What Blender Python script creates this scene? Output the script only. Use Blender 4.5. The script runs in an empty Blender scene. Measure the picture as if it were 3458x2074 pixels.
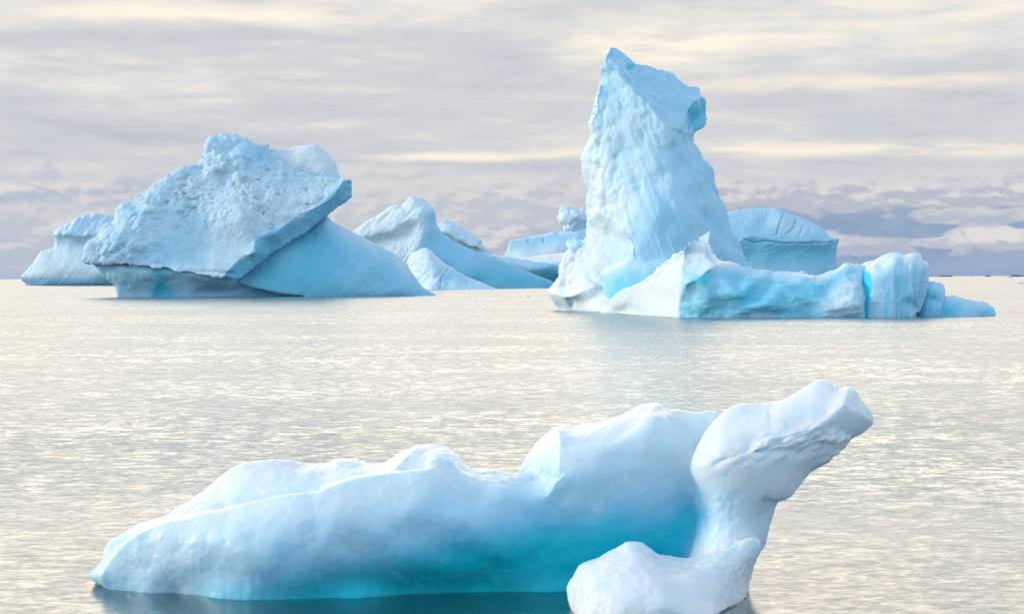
import bpy, math, random
import numpy as np
from mathutils import Matrix, Vector
from mathutils.geometry import delaunay_2d_cdt

S = bpy.context.scene
# ------------------------------------------------------------------ camera
F = 6453.0            # focal length in photograph pixels
W, H = 3458.0, 2074.0
CAMZ = 8.0
PITCH = math.radians(-0.883)
ROLL = math.radians(-0.19)
cam = bpy.data.cameras.new('camera'); camo = bpy.data.objects.new('camera', cam)
S.collection.objects.link(camo)
cam.sensor_width = 36.0; cam.lens = 36.0 * F / W
cam.clip_start = 0.5; cam.clip_end = 1.0e6
Rm = Matrix.Rotation(math.radians(90) + PITCH, 3, 'X') @ Matrix.Rotation(ROLL, 3, 'Z')
camo.location = (0, 0, CAMZ)
camo.rotation_euler = Rm.to_euler()
S.camera = camo
RM = np.array(Rm)

# ------------------------------------------------------------------ light
SUN_EL, SUN_AZ = 17.0, -92.0        # azimuth measured from the view direction, + to the right
EXPOSURE = 0.0
S.view_settings.view_transform = 'Standard'; S.view_settings.look = 'None'
S.view_settings.exposure = EXPOSURE; S.view_settings.gamma = 1.0
try: S.view_settings.use_curve_mapping = False
except Exception: pass
sl = bpy.data.lights.new('sun', 'SUN'); so = bpy.data.objects.new('sun', sl); S.collection.objects.link(so)
sl.energy = 1.75; sl.angle = math.radians(12); sl.color = (1.0, .90, .74)
_a, _e = math.radians(SUN_AZ), math.radians(SUN_EL)
sd = Vector((math.sin(_a) * math.cos(_e), math.cos(_a) * math.cos(_e), math.sin(_e)))
so.rotation_euler = sd.to_track_quat('Z', 'Y').to_euler(); so.location = (-100, 0, 200)

# node helper: sockets with operators
class E:
    def __init__(s, t, k): s.t = t; s.k = k
    def __add__(a, b): return mth(a.t, 'ADD', a, b)
    __radd__ = __add__
    def __mul__(a, b): return mth(a.t, 'MULTIPLY', a, b)
    __rmul__ = __mul__
    def __sub__(a, b): return mth(a.t, 'SUBTRACT', a, b)
    def __rsub__(a, b): return mth(a.t, 'SUBTRACT', b, a)
    def __truediv__(a, b): return mth(a.t, 'DIVIDE', a, b)
    def __neg__(a): return mth(a.t, 'MULTIPLY', a, -1.0)
def plug(t, sock, v):
    if isinstance(v, E): t.links.new(v.k, sock)
    elif hasattr(v, '__len__') and sock.type == 'RGBA': sock.default_value = (*v[:3], 1)
    else: sock.default_value = v
def mth(t, op, *a):
    n = t.nodes.new('ShaderNodeMath'); n.operation = op
    for i, v in enumerate(a): plug(t, n.inputs[i], v)
    return E(t, n.outputs[0])
def sstep(t, v, a, b, o0=0.0, o1=1.0):
    n = t.nodes.new('ShaderNodeMapRange'); n.interpolation_type = 'SMOOTHSTEP'
    for i, x in enumerate((v, a, b, o0, o1)): plug(t, n.inputs[i], x)
    return E(t, n.outputs[0])
def mixc(t, f, a, b):
    n = t.nodes.new('ShaderNodeMix'); n.data_type = 'RGBA'
    plug(t, n.inputs[0], f); plug(t, n.inputs[6], a); plug(t, n.inputs[7], b)
    return E(t, n.outputs[2])
def vec(t, x, y, z):
    n = t.nodes.new('ShaderNodeCombineXYZ')
    for i, v in enumerate((x, y, z)): plug(t, n.inputs[i], v)
    return E(t, n.outputs[0])
def noise(t, v, scale, detail=4, rough=.5, dist=0.0, out=0):
    n = t.nodes.new('ShaderNodeTexNoise'); t.links.new(v.k, n.inputs['Vector'])
    n.inputs['Scale'].default_value = scale; n.inputs['Detail'].default_value = detail
    n.inputs['Roughness'].default_value = rough; n.inputs['Distortion'].default_value = dist
    return E(t, n.outputs[out])
def ramp(t, v, stops):
    n = t.nodes.new('ShaderNodeValToRGB'); t.links.new(v.k, n.inputs[0]); e = n.color_ramp.elements
    while len(e) < len(stops): e.new(0.5)
    for x, (p, c) in zip(e, stops): x.position = p; x.color = (*c, 1)
    return E(t, n.outputs[0])

# ------------------------------------------------------------------ sky
wd = bpy.data.worlds.new('World'); S.world = wd; wd.use_nodes = True
t = wd.node_tree; t.nodes.clear()
tc = t.nodes.new('ShaderNodeTexCoord'); D3 = E(t, tc.outputs['Generated'])
sep = t.nodes.new('ShaderNodeSeparateXYZ'); t.links.new(D3.k, sep.inputs[0])
dx, dy, dz = (E(t, o) for o in sep.outputs)
DEG = 57.29578
az = mth(t, 'ARCTAN2', dx, dy) * DEG
el = mth(t, 'ARCSINE', dz) * DEG
sky = t.nodes.new('ShaderNodeTexSky'); sky.sky_type = 'NISHITA'; sky.sun_disc = False
sky.sun_elevation = _e; sky.sun_rotation = _a; sky.altitude = 0; sky.dust_density = 1.0
CR, GR, BG = (1.0, .88, .72), (.66, .63, .665), (.47, .50, .64)
# streaks of high cloud, stretched sideways, thinner towards the horizon
wz = noise(t, vec(t, az * .05, el * .25, 3.1), 1.0, 3) - .5
e1 = mth(t, 'POWER', mth(t, 'MAXIMUM', el, 0.0) + .6, .75)
n1 = noise(t, vec(t, az * .10 + wz * 1.5, e1 * 1.35 + az * .012 + wz * 1.1, 1.7), 1.0, 9, .60, .08)
n2 = noise(t, vec(t, az * .30, e1 * 4.0 + wz * 1.6, 9.3), 1.0, 7, .60, .25)
nn = n1 * .62 + n2 * .38
lift = sstep(t, el, 3.6, 7.4, -.045, .045)
nv = nn + lift
col = ramp(t, nv, [(.30, (.53, .545, .61)), (.42, (.60, .62, .665)), (.50, (.665, .675, .70)), (.56, (.78, .765, .75)), (.63, (.92, .86, .77)), (.72, (1.0, .94, .85))])
def band(c, a0, b0, wa, wb, colr, k, soft=1.0, wv=None):
    # an elongated cloud bank centred on azimuth a0, elevation b0 (degrees)
    u = (az - a0) / wa; v = (el - b0 + (wv if wv is not None else wz * .6)) / wb
    g = mth(t, 'EXPONENT', -(mth(t, 'POWER', mth(t, 'ABSOLUTE', u), 4.0) + v * v))
    nz = sstep(t, n2, .34, .62, .35, 1.0)
    return mixc(t, mth(t, 'MINIMUM', g * nz * k, 1.0), c, colr)
col = band(col, -9.5, 2.85, 8, .28, (.88, .80, .72), 1.0)
col = band(col, 8.5, 3.78, 9.5, .25, (.96, .88, .77), 1.0)
col = band(col, -1.5, 3.62, 2.8, .13, (.98, .89, .76), 1.2)
col = band(col, -9.5, 7.75, 4.5, .3, (1.0, .92, .78), 1.2)
col = band(col, 4.3, 6.9, 3.0, .75, (1.0, .93, .80), 1.3)
col = band(col, 10.0, 5.7, 5.0, .25, (.97, .87, .74), .9)
# low heap clouds above the horizon
low = mixc(t, sstep(t, az, -6.0, 9.0), (.50, .55, .655), (.27, .38, .55))
low = mixc(t, sstep(t, noise(t, vec(t, az * .12, el * 1.1, 2.2), 1.0, 6, .6), .42, .62, 0.0, .4), low, (.44, .50, .62))
low = mixc(t, sstep(t, el, 0.0, 1.0, .45, 0.0), low, (.36, .46, .64))
c1 = noise(t, vec(t, az * .55, el * 1.25, 5.5), 1.0, 10, .60, .2)
c2 = noise(t, vec(t, az * .55 - .10, el * 1.25 + .22, 5.5), 1.0, 10, .60, .2)
puff = sstep(t, c1, .475, .60)
edge = sstep(t, c1 - c2, -.07, .07)
pc = mixc(t, edge, (.53, .565, .64), (.69, .685, .70))
low = mixc(t, puff * sstep(t, el, .15, .6) * sstep(t, az, 1.0, 6.5, 1.0, .12), low, pc)
# the bank of cumulus on the right and the one in the middle
def heap(c, a0, b0, wa, wb, k, c_lo, c_hi):
    u = (az - a0) / wa; v = (el - b0) / wb
    r = mth(t, 'SQRT', u * u + v * v) + (c1 - .5) * 3.4
    m = sstep(t, r, 1.22, .78)
    return mixc(t, m * k, c, mixc(t, sstep(t, v * .5 + (c1 - c2) * 6.0, -.5, .55), c_lo, c_hi))
low = heap(low, 11.0, 2.55, 8.5, .62, .95, (.50, .52, .61), (.78, .755, .735))
low = heap(low, -2.0, 2.3, 5.2, .9, .85, (.56, .58, .645), (.71, .70, .70))
low = heap(low, -13.5, 1.75, 4.0, .45, .8, (.55, .565, .65), (.71, .69, .70))
low = heap(low, 14.8, 1.05, 2.6, .33, .95, (.52, .54, .63), (.78, .74, .73))
low = heap(low, 9.4, .95, 2.5, .3, .8, (.48, .52, .62), (.67, .65, .68))
low = heap(low, 12.6, 1.0, .9, .2, .9, (.52, .55, .64), (.72, .70, .71))
low = heap(low, 13.5, 1.75, 2.4, .22, .8, (.50, .54, .63), (.70, .68, .70))
lm = sstep(t, el + (c1 - .5) * 2.6 + (wz * .9), 3.35, 2.5)
col = mixc(t, lm, col, low)
# the rest of the dome: bright veiled sun ahead and to the left, bluer behind and overhead
gl_el = mth(t, 'EXPONENT', -mth(t, 'POWER', mth(t, 'ABSOLUTE', (el - 18.0) / 12.0), 2.0))
gl_az = mth(t, 'EXPONENT', -mth(t, 'POWER', mth(t, 'ABSOLUTE', (az + 14.0) / 55.0), 3.0))
hi_n = noise(t, vec(t, dx * 2.2, dy * 2.2, dz * 5.0), 1.0, 5, .55)
dome = mixc(t, sstep(t, dy, -.35, .55), (.51, .66, .86), (.56, .585, .66))
dome = mixc(t, sstep(t, hi_n, .46, .66, 0.0, .35), dome, (.92, .92, .93))
glow = mixc(t, mth(t, 'MINIMUM', gl_el * gl_az, 1.0), dome, (3.72, 3.24, 2.60))
col = mixc(t, sstep(t, el, 8.0, 12.5), col, glow)
col = mixc(t, sstep(t, dy, .75, .35), col, glow)
# below the horizon: deep sea seen through the surface
col = mixc(t, sstep(t, el, 0.0, -.4), col, (.012, .055, .075))
bgn = t.nodes.new('ShaderNodeBackground'); plug(t, bgn.inputs[0], col); bgn.inputs[1].default_value = 1.0
bgs = t.nodes.new('ShaderNodeBackground'); t.links.new(sky.outputs[0], bgs.inputs[0]); 
plug(t, bgs.inputs[1], sstep(t, dy, .6, -.5, .0, .06) * sstep(t, el, 0.0, .5))
ad = t.nodes.new('ShaderNodeAddShader'); t.links.new(bgn.outputs[0], ad.inputs[0]); t.links.new(bgs.outputs[0], ad.inputs[1])
wo = t.nodes.new('ShaderNodeOutputWorld'); t.links.new(ad.outputs[0], wo.inputs[0])
S.cycles.max_bounces = 6; S.cycles.diffuse_bounces = 3; S.cycles.glossy_bounces = 3
S.cycles.transmission_bounces = 4; S.cycles.transparent_max_bounces = 6
S.cycles.use_denoising = True; S.cycles.denoising_input_passes = 'RGB_ALBEDO_NORMAL'; S.cycles.denoising_prefilter = 'NONE'; S.cycles.caustics_reflective = True; S.cycles.caustics_refractive = True

# ------------------------------------------------------------------ materials
def new_mat(name):
    m = bpy.data.materials.new(name); m.use_nodes = True; m.node_tree.nodes.clear(); return m, m.node_tree
def attr(t, name):
    n = t.nodes.new('ShaderNodeAttribute'); n.attribute_name = name; return E(t, n.outputs['Fac'])
def ice_mat(name, size, rough=.5, bump=.3, sss=0.0, sssr=1.0, spec=.35):
    """size: metres of the finest visible grain"""
    m, t = new_mat(name)
    tc = t.nodes.new('ShaderNodeTexCoord'); P = E(t, tc.outputs['Object'])
    blue, dirt_shade = attr(t, 'blue'), attr(t, 'dirt_shade')
    v1 = noise(t, P, 1.0 / (size * 30), 5, .55)
    v2 = noise(t, P, 1.0 / (size * 6), 6, .65)
    b = mth(t, 'MAXIMUM', blue + (v1 - .5) * .22 + (v2 - .5) * .12, 0.0)
    c = ramp(t, b, [(0.0, (.86, .885, .895)), (.25, (.64, .82, .91)), (.5, (.345, .68, .875)), (.75, (.09, .59, .77)), (1.0, (.005, .61, .74))])
    c = mixc(t, dirt_shade * sstep(t, v2, .40, .60), c, (.22, .21, .20))  # grey of dirt, and of painted shade under the tower foot's lip
    p = t.nodes.new('ShaderNodeBsdfPrincipled')
    plug(t, p.inputs['Base Color'], c); p.inputs['IOR'].default_value = 1.31
    plug(t, p.inputs['Roughness'], sstep(t, v2, .3, .7, rough - .12, rough + .15))
    p.inputs['Specular IOR Level'].default_value = spec
    if sss > 0:
        p.inputs['Subsurface Weight'].default_value = sss
        p.inputs['Subsurface Radius'].default_value = (.25, .75, 1.0)
        p.inputs['Subsurface Scale'].default_value = sssr
    n1 = noise(t, P, 1.0 / size, 5, .65); n2 = noise(t, P, 1.0 / (size * 5), 3, .5)
    bp = t.nodes.new('ShaderNodeBump'); bp.inputs['Strength'].default_value = bump
    bp.inputs['Distance'].default_value = size * 1.2
    plug(t, bp.inputs['Height'], n1 * .5 + n2)
    t.links.new(bp.outputs[0], p.inputs['Normal'])
    o = t.nodes.new('ShaderNodeOutputMaterial'); t.links.new(p.outputs[0], o.inputs[0])
    return m
ICE_FAR = ice_mat('ice_far', 1.6, .6, .35)
ICE_LEFT = ice_mat('ice_snowy', .7, .6, .7)
ICE_TOWER = ice_mat('ice_tower', .45, .5, .4)
ICE_RIDGE = ice_mat('ice_ridge', .35, .42, .25, spec=.5)
ICE_NEAR = ice_mat('ice_near', .04, .27, .35, sss=.65, sssr=.55, spec=.55)

m, t = new_mat('hazy_island_rock')
p = t.nodes.new('ShaderNodeBsdfPrincipled'); p.inputs['Base Color'].default_value = (.20, .28, .42, 1); p.inputs['Roughness'].default_value = .9  # distance haze is mixed into this base colour
o = t.nodes.new('ShaderNodeOutputMaterial'); t.links.new(p.outputs[0], o.inputs[0]); HAZY_ROCK = m

# ------------------------------------------------------------------ sea
def water_mat():
    m, t = new_mat('sea_water')
    g = t.nodes.new('ShaderNodeNewGeometry'); P = E(t, g.outputs['Position'])
    s = t.nodes.new('ShaderNodeSeparateXYZ'); t.links.new(P.k, s.inputs[0]); X, Y = E(t, s.outputs[0]), E(t, s.outputs[1])
    dist = mth(t, 'SQRT', X * X + Y * Y)
    def slope(sc, ax, det, seed, amp):
        v = vec(t, X * ax, Y, seed)
        n = t.nodes.new('ShaderNodeTexNoise'); t.links.new(v.k, n.inputs['Vector'])
        n.inputs['Scale'].default_value = sc; n.inputs['Detail'].default_value = det; n.inputs['Roughness'].default_value = .55
        q = t.nodes.new('ShaderNodeSeparateColor'); t.links.new(n.outputs[1], q.inputs[0])
        return (E(t, q.outputs[0]) - .5) * amp, (E(t, q.outputs[1]) - .5) * amp
    gust = noise(t, vec(t, X * .25, Y * .6, 0.0), .03, 4, .6)
    gk = sstep(t, gust, .35, .65, .65, 1.35)
    calm = sstep(t, noise(t, vec(t, X, Y * .5, 4.0), .09, 2), .3, .7, .8, 1.1)
    a1, b1 = slope(5.0, .65, 4, 2.2, .24)
    a2, b2 = slope(1.4, .6, 3, 7.7, .17)
    a3, b3 = slope(.2, .6, 2, 5.1, .05)
    near = sstep(t, dist, 40.0, 110.0, .46, .95)
    far = sstep(t, dist, 55.0, 180.0, 1.0, 2.8)
    sx = (a1 + a2 * far + a3) * gk * near * calm; sy = (b1 + b2 * far + b3 * far) * gk * near * calm
    nv = t.nodes.new('ShaderNodeVectorMath'); nv.operation = 'NORMALIZE'
    t.links.new(vec(t, sx, sy, 1.0).k, nv.inputs[0]); N = nv.outputs[0]
    nf = t.nodes.new('ShaderNodeVectorMath'); nf.operation = 'NORMALIZE'; t.links.new(vec(t, sx * .35, sy * .35, 1.0).k, nf.inputs[0])
    fr = t.nodes.new('ShaderNodeFresnel'); fr.inputs['IOR'].default_value = 1.33; t.links.new(nf.outputs[0], fr.inputs['Normal'])
    gl = t.nodes.new('ShaderNodeBsdfGlossy'); plug(t, gl.inputs['Roughness'], sstep(t, dist, 40.0, 160.0, .18, .22)); t.links.new(N, gl.inputs['Normal'])
    gl.inputs['Color'].default_value = (1, 1, 1, 1)
    rf = t.nodes.new('ShaderNodeBsdfRefraction'); rf.inputs['IOR'].default_value = 1.33; rf.inputs['Roughness'].default_value = .05
    rf.inputs['Color'].default_value = (.62, .95, .97, 1); t.links.new(N, rf.inputs['Normal'])
    df = t.nodes.new('ShaderNodeBsdfDiffuse'); df.inputs['Color'].default_value = (.008, .14, .17, 1)
    mx = t.nodes.new('ShaderNodeMixShader'); mx.inputs[0].default_value = .35
    t.links.new(rf.outputs[0], mx.inputs[1]); t.links.new(df.outputs[0], mx.inputs[2])
    m2 = t.nodes.new('ShaderNodeMixShader'); plug(t, m2.inputs[0], mth(t, 'MINIMUM', E(t, fr.outputs[0]) * 1.15, .57))   # wind-roughened sea never mirrors fully at grazing angles
    t.links.new(mx.outputs[0], m2.inputs[1]); t.links.new(gl.outputs[0], m2.inputs[2])
    o = t.nodes.new('ShaderNodeOutputMaterial'); t.links.new(m2.outputs[0], o.inputs[0])
    return m
me = bpy.data.meshes.new('sea_water')
R = 4.0e5
me.from_pydata([(-R, -R, 0), (R, -R, 0), (R, R, 0), (-R, R, 0)], [], [(0, 1, 2, 3)])
me.materials.append(water_mat())
sea = bpy.data.objects.new('sea_water', me); S.collection.objects.link(sea); sea['kind'] = 'structure'

# ------------------------------------------------------------------ geometry helpers
rng = np.random.default_rng(7)
FR = {1: (200, 400, .52525), 2: (0, 650, .32323), 3: (1150, 600, .36364), 4: (1800, 120, .6739), 5: (2250, 650, .48808),
      6: (250, 1450, .60606), 7: (1700, 1250, .55532), 8: (2900, 880, .22545), 0: (0, 0, 1.0), 9: (1950, 140, .28296)}
def hor(px): return 943.1 - .00327 * px
def Dw(px, py): return CAMZ * F / max(py - hor(px), .5)
def fr(k, pts, D0):
    """traced points -> [x, y, d] with d in photograph pixels towards the viewer at distance D0; 'w' rests the point on the water"""
    x0, y0, s = FR[k]; out = []
    for p in pts:
        x, y = x0 + p[0] * s, y0 + p[1] * s
        d = None
        if len(p) > 2:
            if p[2] == 'w': d = (D0 - Dw(x, y)) / (D0 / F)
            elif p[2] == 'u': d = (D0 - Dw(x, y0 + p[3] * s)) / (D0 / F)
            elif p[2] in ('W', 'U'):      # on (or p[1] pixels below) the waterline of depth p[3]
                d = p[3] * s; y = hor(x) + CAMZ * F / (D0 - d * D0 / F) + (p[1] if p[2] == 'U' else 0)
            else: d = p[2] * s
        out.append([x, y, d])
    return out
def fill_d(o):
    n = len(o); known = [i for i in range(n) if o[i][2] is not None]
    if not known:
        for p in o: p[2] = 0.0
        return o
    for a, b in zip(known, known[1:] + [known[0] + n]):
        L = [0.0]
        for i in range(a, b): L.append(L[-1] + math.hypot(o[(i + 1) % n][0] - o[i % n][0], o[(i + 1) % n][1] - o[i % n][1]))
        for j, i in enumerate(range(a + 1, b)):
            f = L[j + 1] / L[-1]; o[i % n][2] = o[a][2] * (1 - f) + o[b % n][2] * f
    return o
def densify(pts, s, closed, jag=0.0):
    out = []; n = len(pts)
    for i in range(n if closed else n - 1):
        a, b = np.array(pts[i], float), np.array(pts[(i + 1) % n], float)
        L = math.hypot(*(b - a)[:2]); k = max(1, int(round(L / s)))
        nx, ny = (-(b - a)[1] / max(L, 1e-6), (b - a)[0] / max(L, 1e-6))
        for j in range(k):
            f = j / k; q = a + (b - a) * f
            if jag and j: 
                w = rng.normal() * jag * min(1.0, 2 * min(f, 1 - f) + .4); q[0] += nx * w; q[1] += ny * w
            out.append(q)
    if not closed: out.append(np.array(pts[-1], float))
    return np.array(out)
def inside(P, poly):
    x, y = P[:, 0], P[:, 1]; c = np.zeros(len(P), bool); n = len(poly)
    for i in range(n):
        x1, y1 = poly[i][0], poly[i][1]; x2, y2 = poly[(i + 1) % n][0], poly[(i + 1) % n][1]
        if y1 == y2: continue
        c ^= ((y1 > y) != (y2 > y)) & (x < (x2 - x1) * (y - y1) / (y2 - y1) + x1)
    return c
def seg_dist(P, poly, closed=True):
    """distance to polyline; value d of the nearest point"""
    best = np.full(len(P), 1e9); val = np.zeros(len(P)); n = len(poly)
    for i in range(n if closed else n - 1):
        a, b = np.array(poly[i], float), np.array(poly[(i + 1) % n], float); v = (b - a)[:2]
        q = np.clip(((P[:, 0] - a[0]) * v[0] + (P[:, 1] - a[1]) * v[1]) / max(v @ v, 1e-9), 0, 1)
        d = np.hypot(P[:, 0] - a[0] - q * v[0], P[:, 1] - a[1] - q * v[1]); m = d < best
        best[m] = d[m]
        if len(a) > 2: val[m] = (a[2] + (b[2] - a[2]) * q)[m]
    return best, val
def soft(P, k, poly, feather):
    x0, y0, s = FR[k]; q = [(x0 + p[0] * s, y0 + p[1] * s) for p in poly]; f = feather * s
    sdv = seg_dist(P, q)[0] * np.where(inside(P, q), 1, -1)
    u = np.clip(sdv / f * .5 + .5, 0, 1); return u * u * (3 - 2 * u)
def line(P, k, poly, w):
    x0, y0, s = FR[k]; q = [(x0 + p[0] * s, y0 + p[1] * s) for p in poly]
    return np.exp(-(seg_dist(P, q, False)[0] / (w * s)) ** 2)
def hsh(i, j, k, s):
    h = (i * 374761393 + j * 668265263 + k * 2147483647 + s * 1274126177) & 0xffffffff
    h = ((h ^ (h >> 13)) * 1274126177) & 0xffffffff
    h = ((h ^ (h >> 16)) * 2246822519) & 0xffffffff
    return ((h ^ (h >> 15)) & 0xffffff) / float(0xffffff)
def vnoise(P, seed=0):
    I = np.floor(P).astype(np.int64); f = P - I; f = f * f * f * (f * (f * 6 - 15) + 10); r = 0
    for a in (0, 1):
        for b in (0, 1):
            for c in (0, 1):
                w = (f[:, 0] if a else 1 - f[:, 0]) * (f[:, 1] if b else 1 - f[:, 1]) * (f[:, 2] if c else 1 - f[:, 2])
                r = r + w * hsh(I[:, 0] + a, I[:, 1] + b, I[:, 2] + c, seed)
    return r * 2 - 1
def fbm(P, size, octv=4, seed=0, gain=.5, ridged=False):
    r = 0; a = 1.0; P = P / size
    for o in range(octv):
        n = vnoise(P + o * 17.3, seed + o); r = r + a * ((1 - 2 * np.abs(n)) if ridged else n); P = P * 2.03; a *= gain
    return r
def facets(P, size, seed=0, tilt=1.0, kind='facet'):
    """crumpled flat facets (or round boulders) one per random cell"""
    Q = P / size; I = np.floor(Q).astype(np.int64); best = np.full(len(P), -1e9)
    for a in (-1, 0, 1):
        for b in (-1, 0, 1):
            for c in (-1, 0, 1):
                i, j, k = I[:, 0] + a, I[:, 1] + b, I[:, 2] + c
                dx = Q[:, 0] - (i + hsh(i, j, k, seed)); dy = Q[:, 1] - (j + hsh(i, j, k, seed + 1)); dz = Q[:, 2] - (k + hsh(i, j, k, seed + 2))
                r2 = dx * dx + dy * dy + dz * dz; h = hsh(i, j, k, seed + 3)
                if kind == 'facet':
                    v = h * .7 - max(1.1, .9 * tilt) * r2 + tilt * (dx * (hsh(i, j, k, seed + 4) - .5) + dy * (hsh(i, j, k, seed + 5) - .5) + dz * (hsh(i, j, k, seed + 6) - .5))
                else:
                    v = h * .6 + np.sqrt(np.clip(1.05 * (.55 + .45 * h) - r2, 0, None))
                best = np.maximum(best, v)
    return best - (.35 if kind == 'facet' else .9)
def grooves(c, a, seed=0, n=3):
    """irregular ridges along coordinate c that fork slowly along a; 0..1"""
    r = 0; k = 1.0; z = np.zeros_like(c) + seed
    for i in range(n):
        q = 1 - np.abs(vnoise(np.stack([c * k, a * (1 + i * .6), z + i * 7.1], 1), seed + i)) * 2.2
        r = r + np.clip(q, -1, 1) * .6 ** i; k *= 1.9
    return r
def unproject(px, py, D):
    v = np.stack([(px - W / 2) / F, -(py - H / 2) / F, -np.ones_like(px)], 1) * D[:, None]
    return v @ RM.T + np.array([0, 0, CAMZ])
def project(P):
    v = (P - np.array([0, 0, CAMZ])) @ RM
    return np.stack([W / 2 + v[:, 0] / -v[:, 2] * F, H / 2 - v[:, 1] / -v[:, 2] * F], 1)

def relief(D0, outline, ctrl=(), ridges=(), s=5.0, smooth=20, thick=150, tR=120, rr=8, rd=.5, jag=0.0, keep=1.0):
    """closed solid: the front follows traced contours, ridges and depth points, the back bulges away.
    Returns vertices (metres, world), faces, photo coordinates."""
    outline = fill_d([list(p) for p in outline]); ridges = [fill_d([list(p) for p in r]) for r in ridges]
    cp = [tuple(p[:2]) for p in outline]; cd = [p[2] for p in outline]; n0 = len(cp)
    ed = []
    for r in ridges:
        b = len(cp)
        for p in r: cp.append((p[0], p[1])); cd.append(p[2])
        ed += [(b + i, b + i + 1) for i in range(len(r) - 1)]
    for p in ctrl: cp.append((p[0], p[1])); cd.append(p[2])
    v, e, f, ov, oe, of = delaunay_2d_cdt([Vector(p) for p in cp], ed, [list(range(n0))], 1, 1e-4)
    cd = np.array(cd); vd = np.zeros(len(v)); V = np.array([tuple(p) for p in v]); C = np.array(cp)
    for i in range(len(V)):
        vd[i] = cd[ov[i][0]] if len(ov[i]) else cd[np.argmin(((C - V[i]) ** 2).sum(1))]
    OL = densify(outline, s, True, jag); oxy = OL[:, :2]
    mn, mx = oxy.min(0), oxy.max(0)
    gx, gy = np.meshgrid(np.arange(mn[0], mx[0], s), np.arange(mn[1], mx[1], s * .87))
    gx = gx + (np.arange(gx.shape[0]) % 2)[:, None] * s * .5
    G = np.stack([gx.ravel(), gy.ravel()], 1) + rng.uniform(-.18, .18, (gx.size, 2)) * s
    G = G[inside(G, OL)]; G = G[seg_dist(G, OL)[0] > s * .55]
    RL = [densify(r, s, False) for r in ridges]
    for r in RL: G = G[seg_dist(G, r, False)[0] > s * .5]
    pts = [Vector(p) for p in oxy]; re = []
    for r in RL:
        b = len(pts); pts += [Vector(p[:2]) for p in r]; re += [(b + i, b + i + 1) for i in range(len(r) - 1)]
    pts += [Vector(p) for p in G]
    vv, ee, ff, ov, oe, of = delaunay_2d_cdt(pts, re, [list(range(len(oxy)))], 1, 1e-5)
    X = np.array([tuple(p) for p in vv]); T = np.array([tuple(q) for q in ff if len(q) == 3])
    # interpolate the depth
    d = np.full(len(X), np.nan)
    for tri in f:
        for q in range(1, len(tri) - 1):
            a, b, c = V[tri[0]], V[tri[q]], V[tri[q + 1]]
            den = (b[1] - c[1]) * (a[0] - c[0]) + (c[0] - b[0]) * (a[1] - c[1])
            if abs(den) < 1e-9: continue
            w0 = ((b[1] - c[1]) * (X[:, 0] - c[0]) + (c[0] - b[0]) * (X[:, 1] - c[1])) / den
            w1 = ((c[1] - a[1]) * (X[:, 0] - c[0]) + (a[0] - c[0]) * (X[:, 1] - c[1])) / den
            m = (w0 > -1e-6) & (w1 > -1e-6) & (w0 + w1 < 1 + 1e-6)
            d[m] = (w0 * vd[tri[0]] + w1 * vd[tri[q]] + (1 - w0 - w1) * vd[tri[q + 1]])[m]
    td, tv = seg_dist(X, OL); bad = np.isnan(d); d[bad] = tv[bad]
    rim = td < s * .05; d[rim] = tv[rim]
    hold = rim.astype(float)
    for r in RL: hold = np.maximum(hold, (seg_dist(X, r, False)[0] < s * .3) * keep)
    E2 = np.unique(np.sort(np.concatenate([T[:, [0, 1]], T[:, [1, 2]], T[:, [2, 0]]]), 1), axis=0)
    deg = np.bincount(E2.ravel(), minlength=len(X)).astype(float); deg[deg == 0] = 1
    def blur(z, n, hold):
        z = z.copy()
        for _ in range(n):
            a = np.bincount(E2[:, 0], z[E2[:, 1]], len(X)) + np.bincount(E2[:, 1], z[E2[:, 0]], len(X))
            z = z * hold + (a / deg) * (1 - hold)
        return z
    d = blur(d, smooth, hold)
    base = blur(tv, 25, np.zeros(len(X)))
    q = np.clip(td / rr, 0, 1); d = d - rd * rr * (1 - np.sqrt(1 - (1 - q) ** 2))
    q = np.clip(td / tR, 0, 1); base = np.where(rim, d, base)
    back = np.minimum(base, d) - thick * np.sqrt(1 - (1 - q) ** 2) - .5
    back[rim] = d[rim]
    k = D0 / F
    front3 = unproject(X[:, 0], X[:, 1], D0 - d * k)
    nr = np.where(~rim)[0]; mp = np.arange(len(X)); mp[nr] = len(X) + np.arange(len(nr))
    back3 = unproject(X[nr, 0], X[nr, 1], D0 - back[nr] * k)
    T2 = mp[T][:, ::-1]
    # orientation: front faces towards the camera
    a, b, c = (X[T[:, i]] for i in range(3))
    cr = (b[:, 0] - a[:, 0]) * (c[:, 1] - a[:, 1]) - (b[:, 1] - a[:, 1]) * (c[:, 0] - a[:, 0])
    flip = cr > 0
    T = np.where(flip[:, None], T[:, ::-1], T); T2 = np.where(flip[:, None], T2[:, ::-1], T2)
    keepb = ~((T2[:, 0] < len(X)) & (T2[:, 1] < len(X)) & (T2[:, 2] < len(X)))
    return np.concatenate([front3, back3]), np.concatenate([T, T2[keepb]])
def make_obj(name, P, T, mat, parent=None, loc=None, smooth=True):
    me = bpy.data.meshes.new(name)
    loc = np.array(loc if loc is not None else (0, 0, 0), float)
    me.from_pydata((P - loc).tolist(), [], T.tolist() if hasattr(T, 'tolist') else T)
    me.update(); me.materials.append(mat)
    if smooth: me.polygons.foreach_set('use_smooth', np.ones(len(me.polygons), bool))
    o = bpy.data.objects.new(name, me); S.collection.objects.link(o)
    if parent: o.parent = parent
    else: o.location = loc
    return o
def normals(o):
    n = np.zeros(len(o.data.vertices) * 3); o.data.vertices.foreach_get('normal', n); return n.reshape(-1, 3)
def coords(o):
    n = np.zeros(len(o.data.vertices) * 3); o.data.vertices.foreach_get('co', n); return n.reshape(-1, 3)
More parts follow.
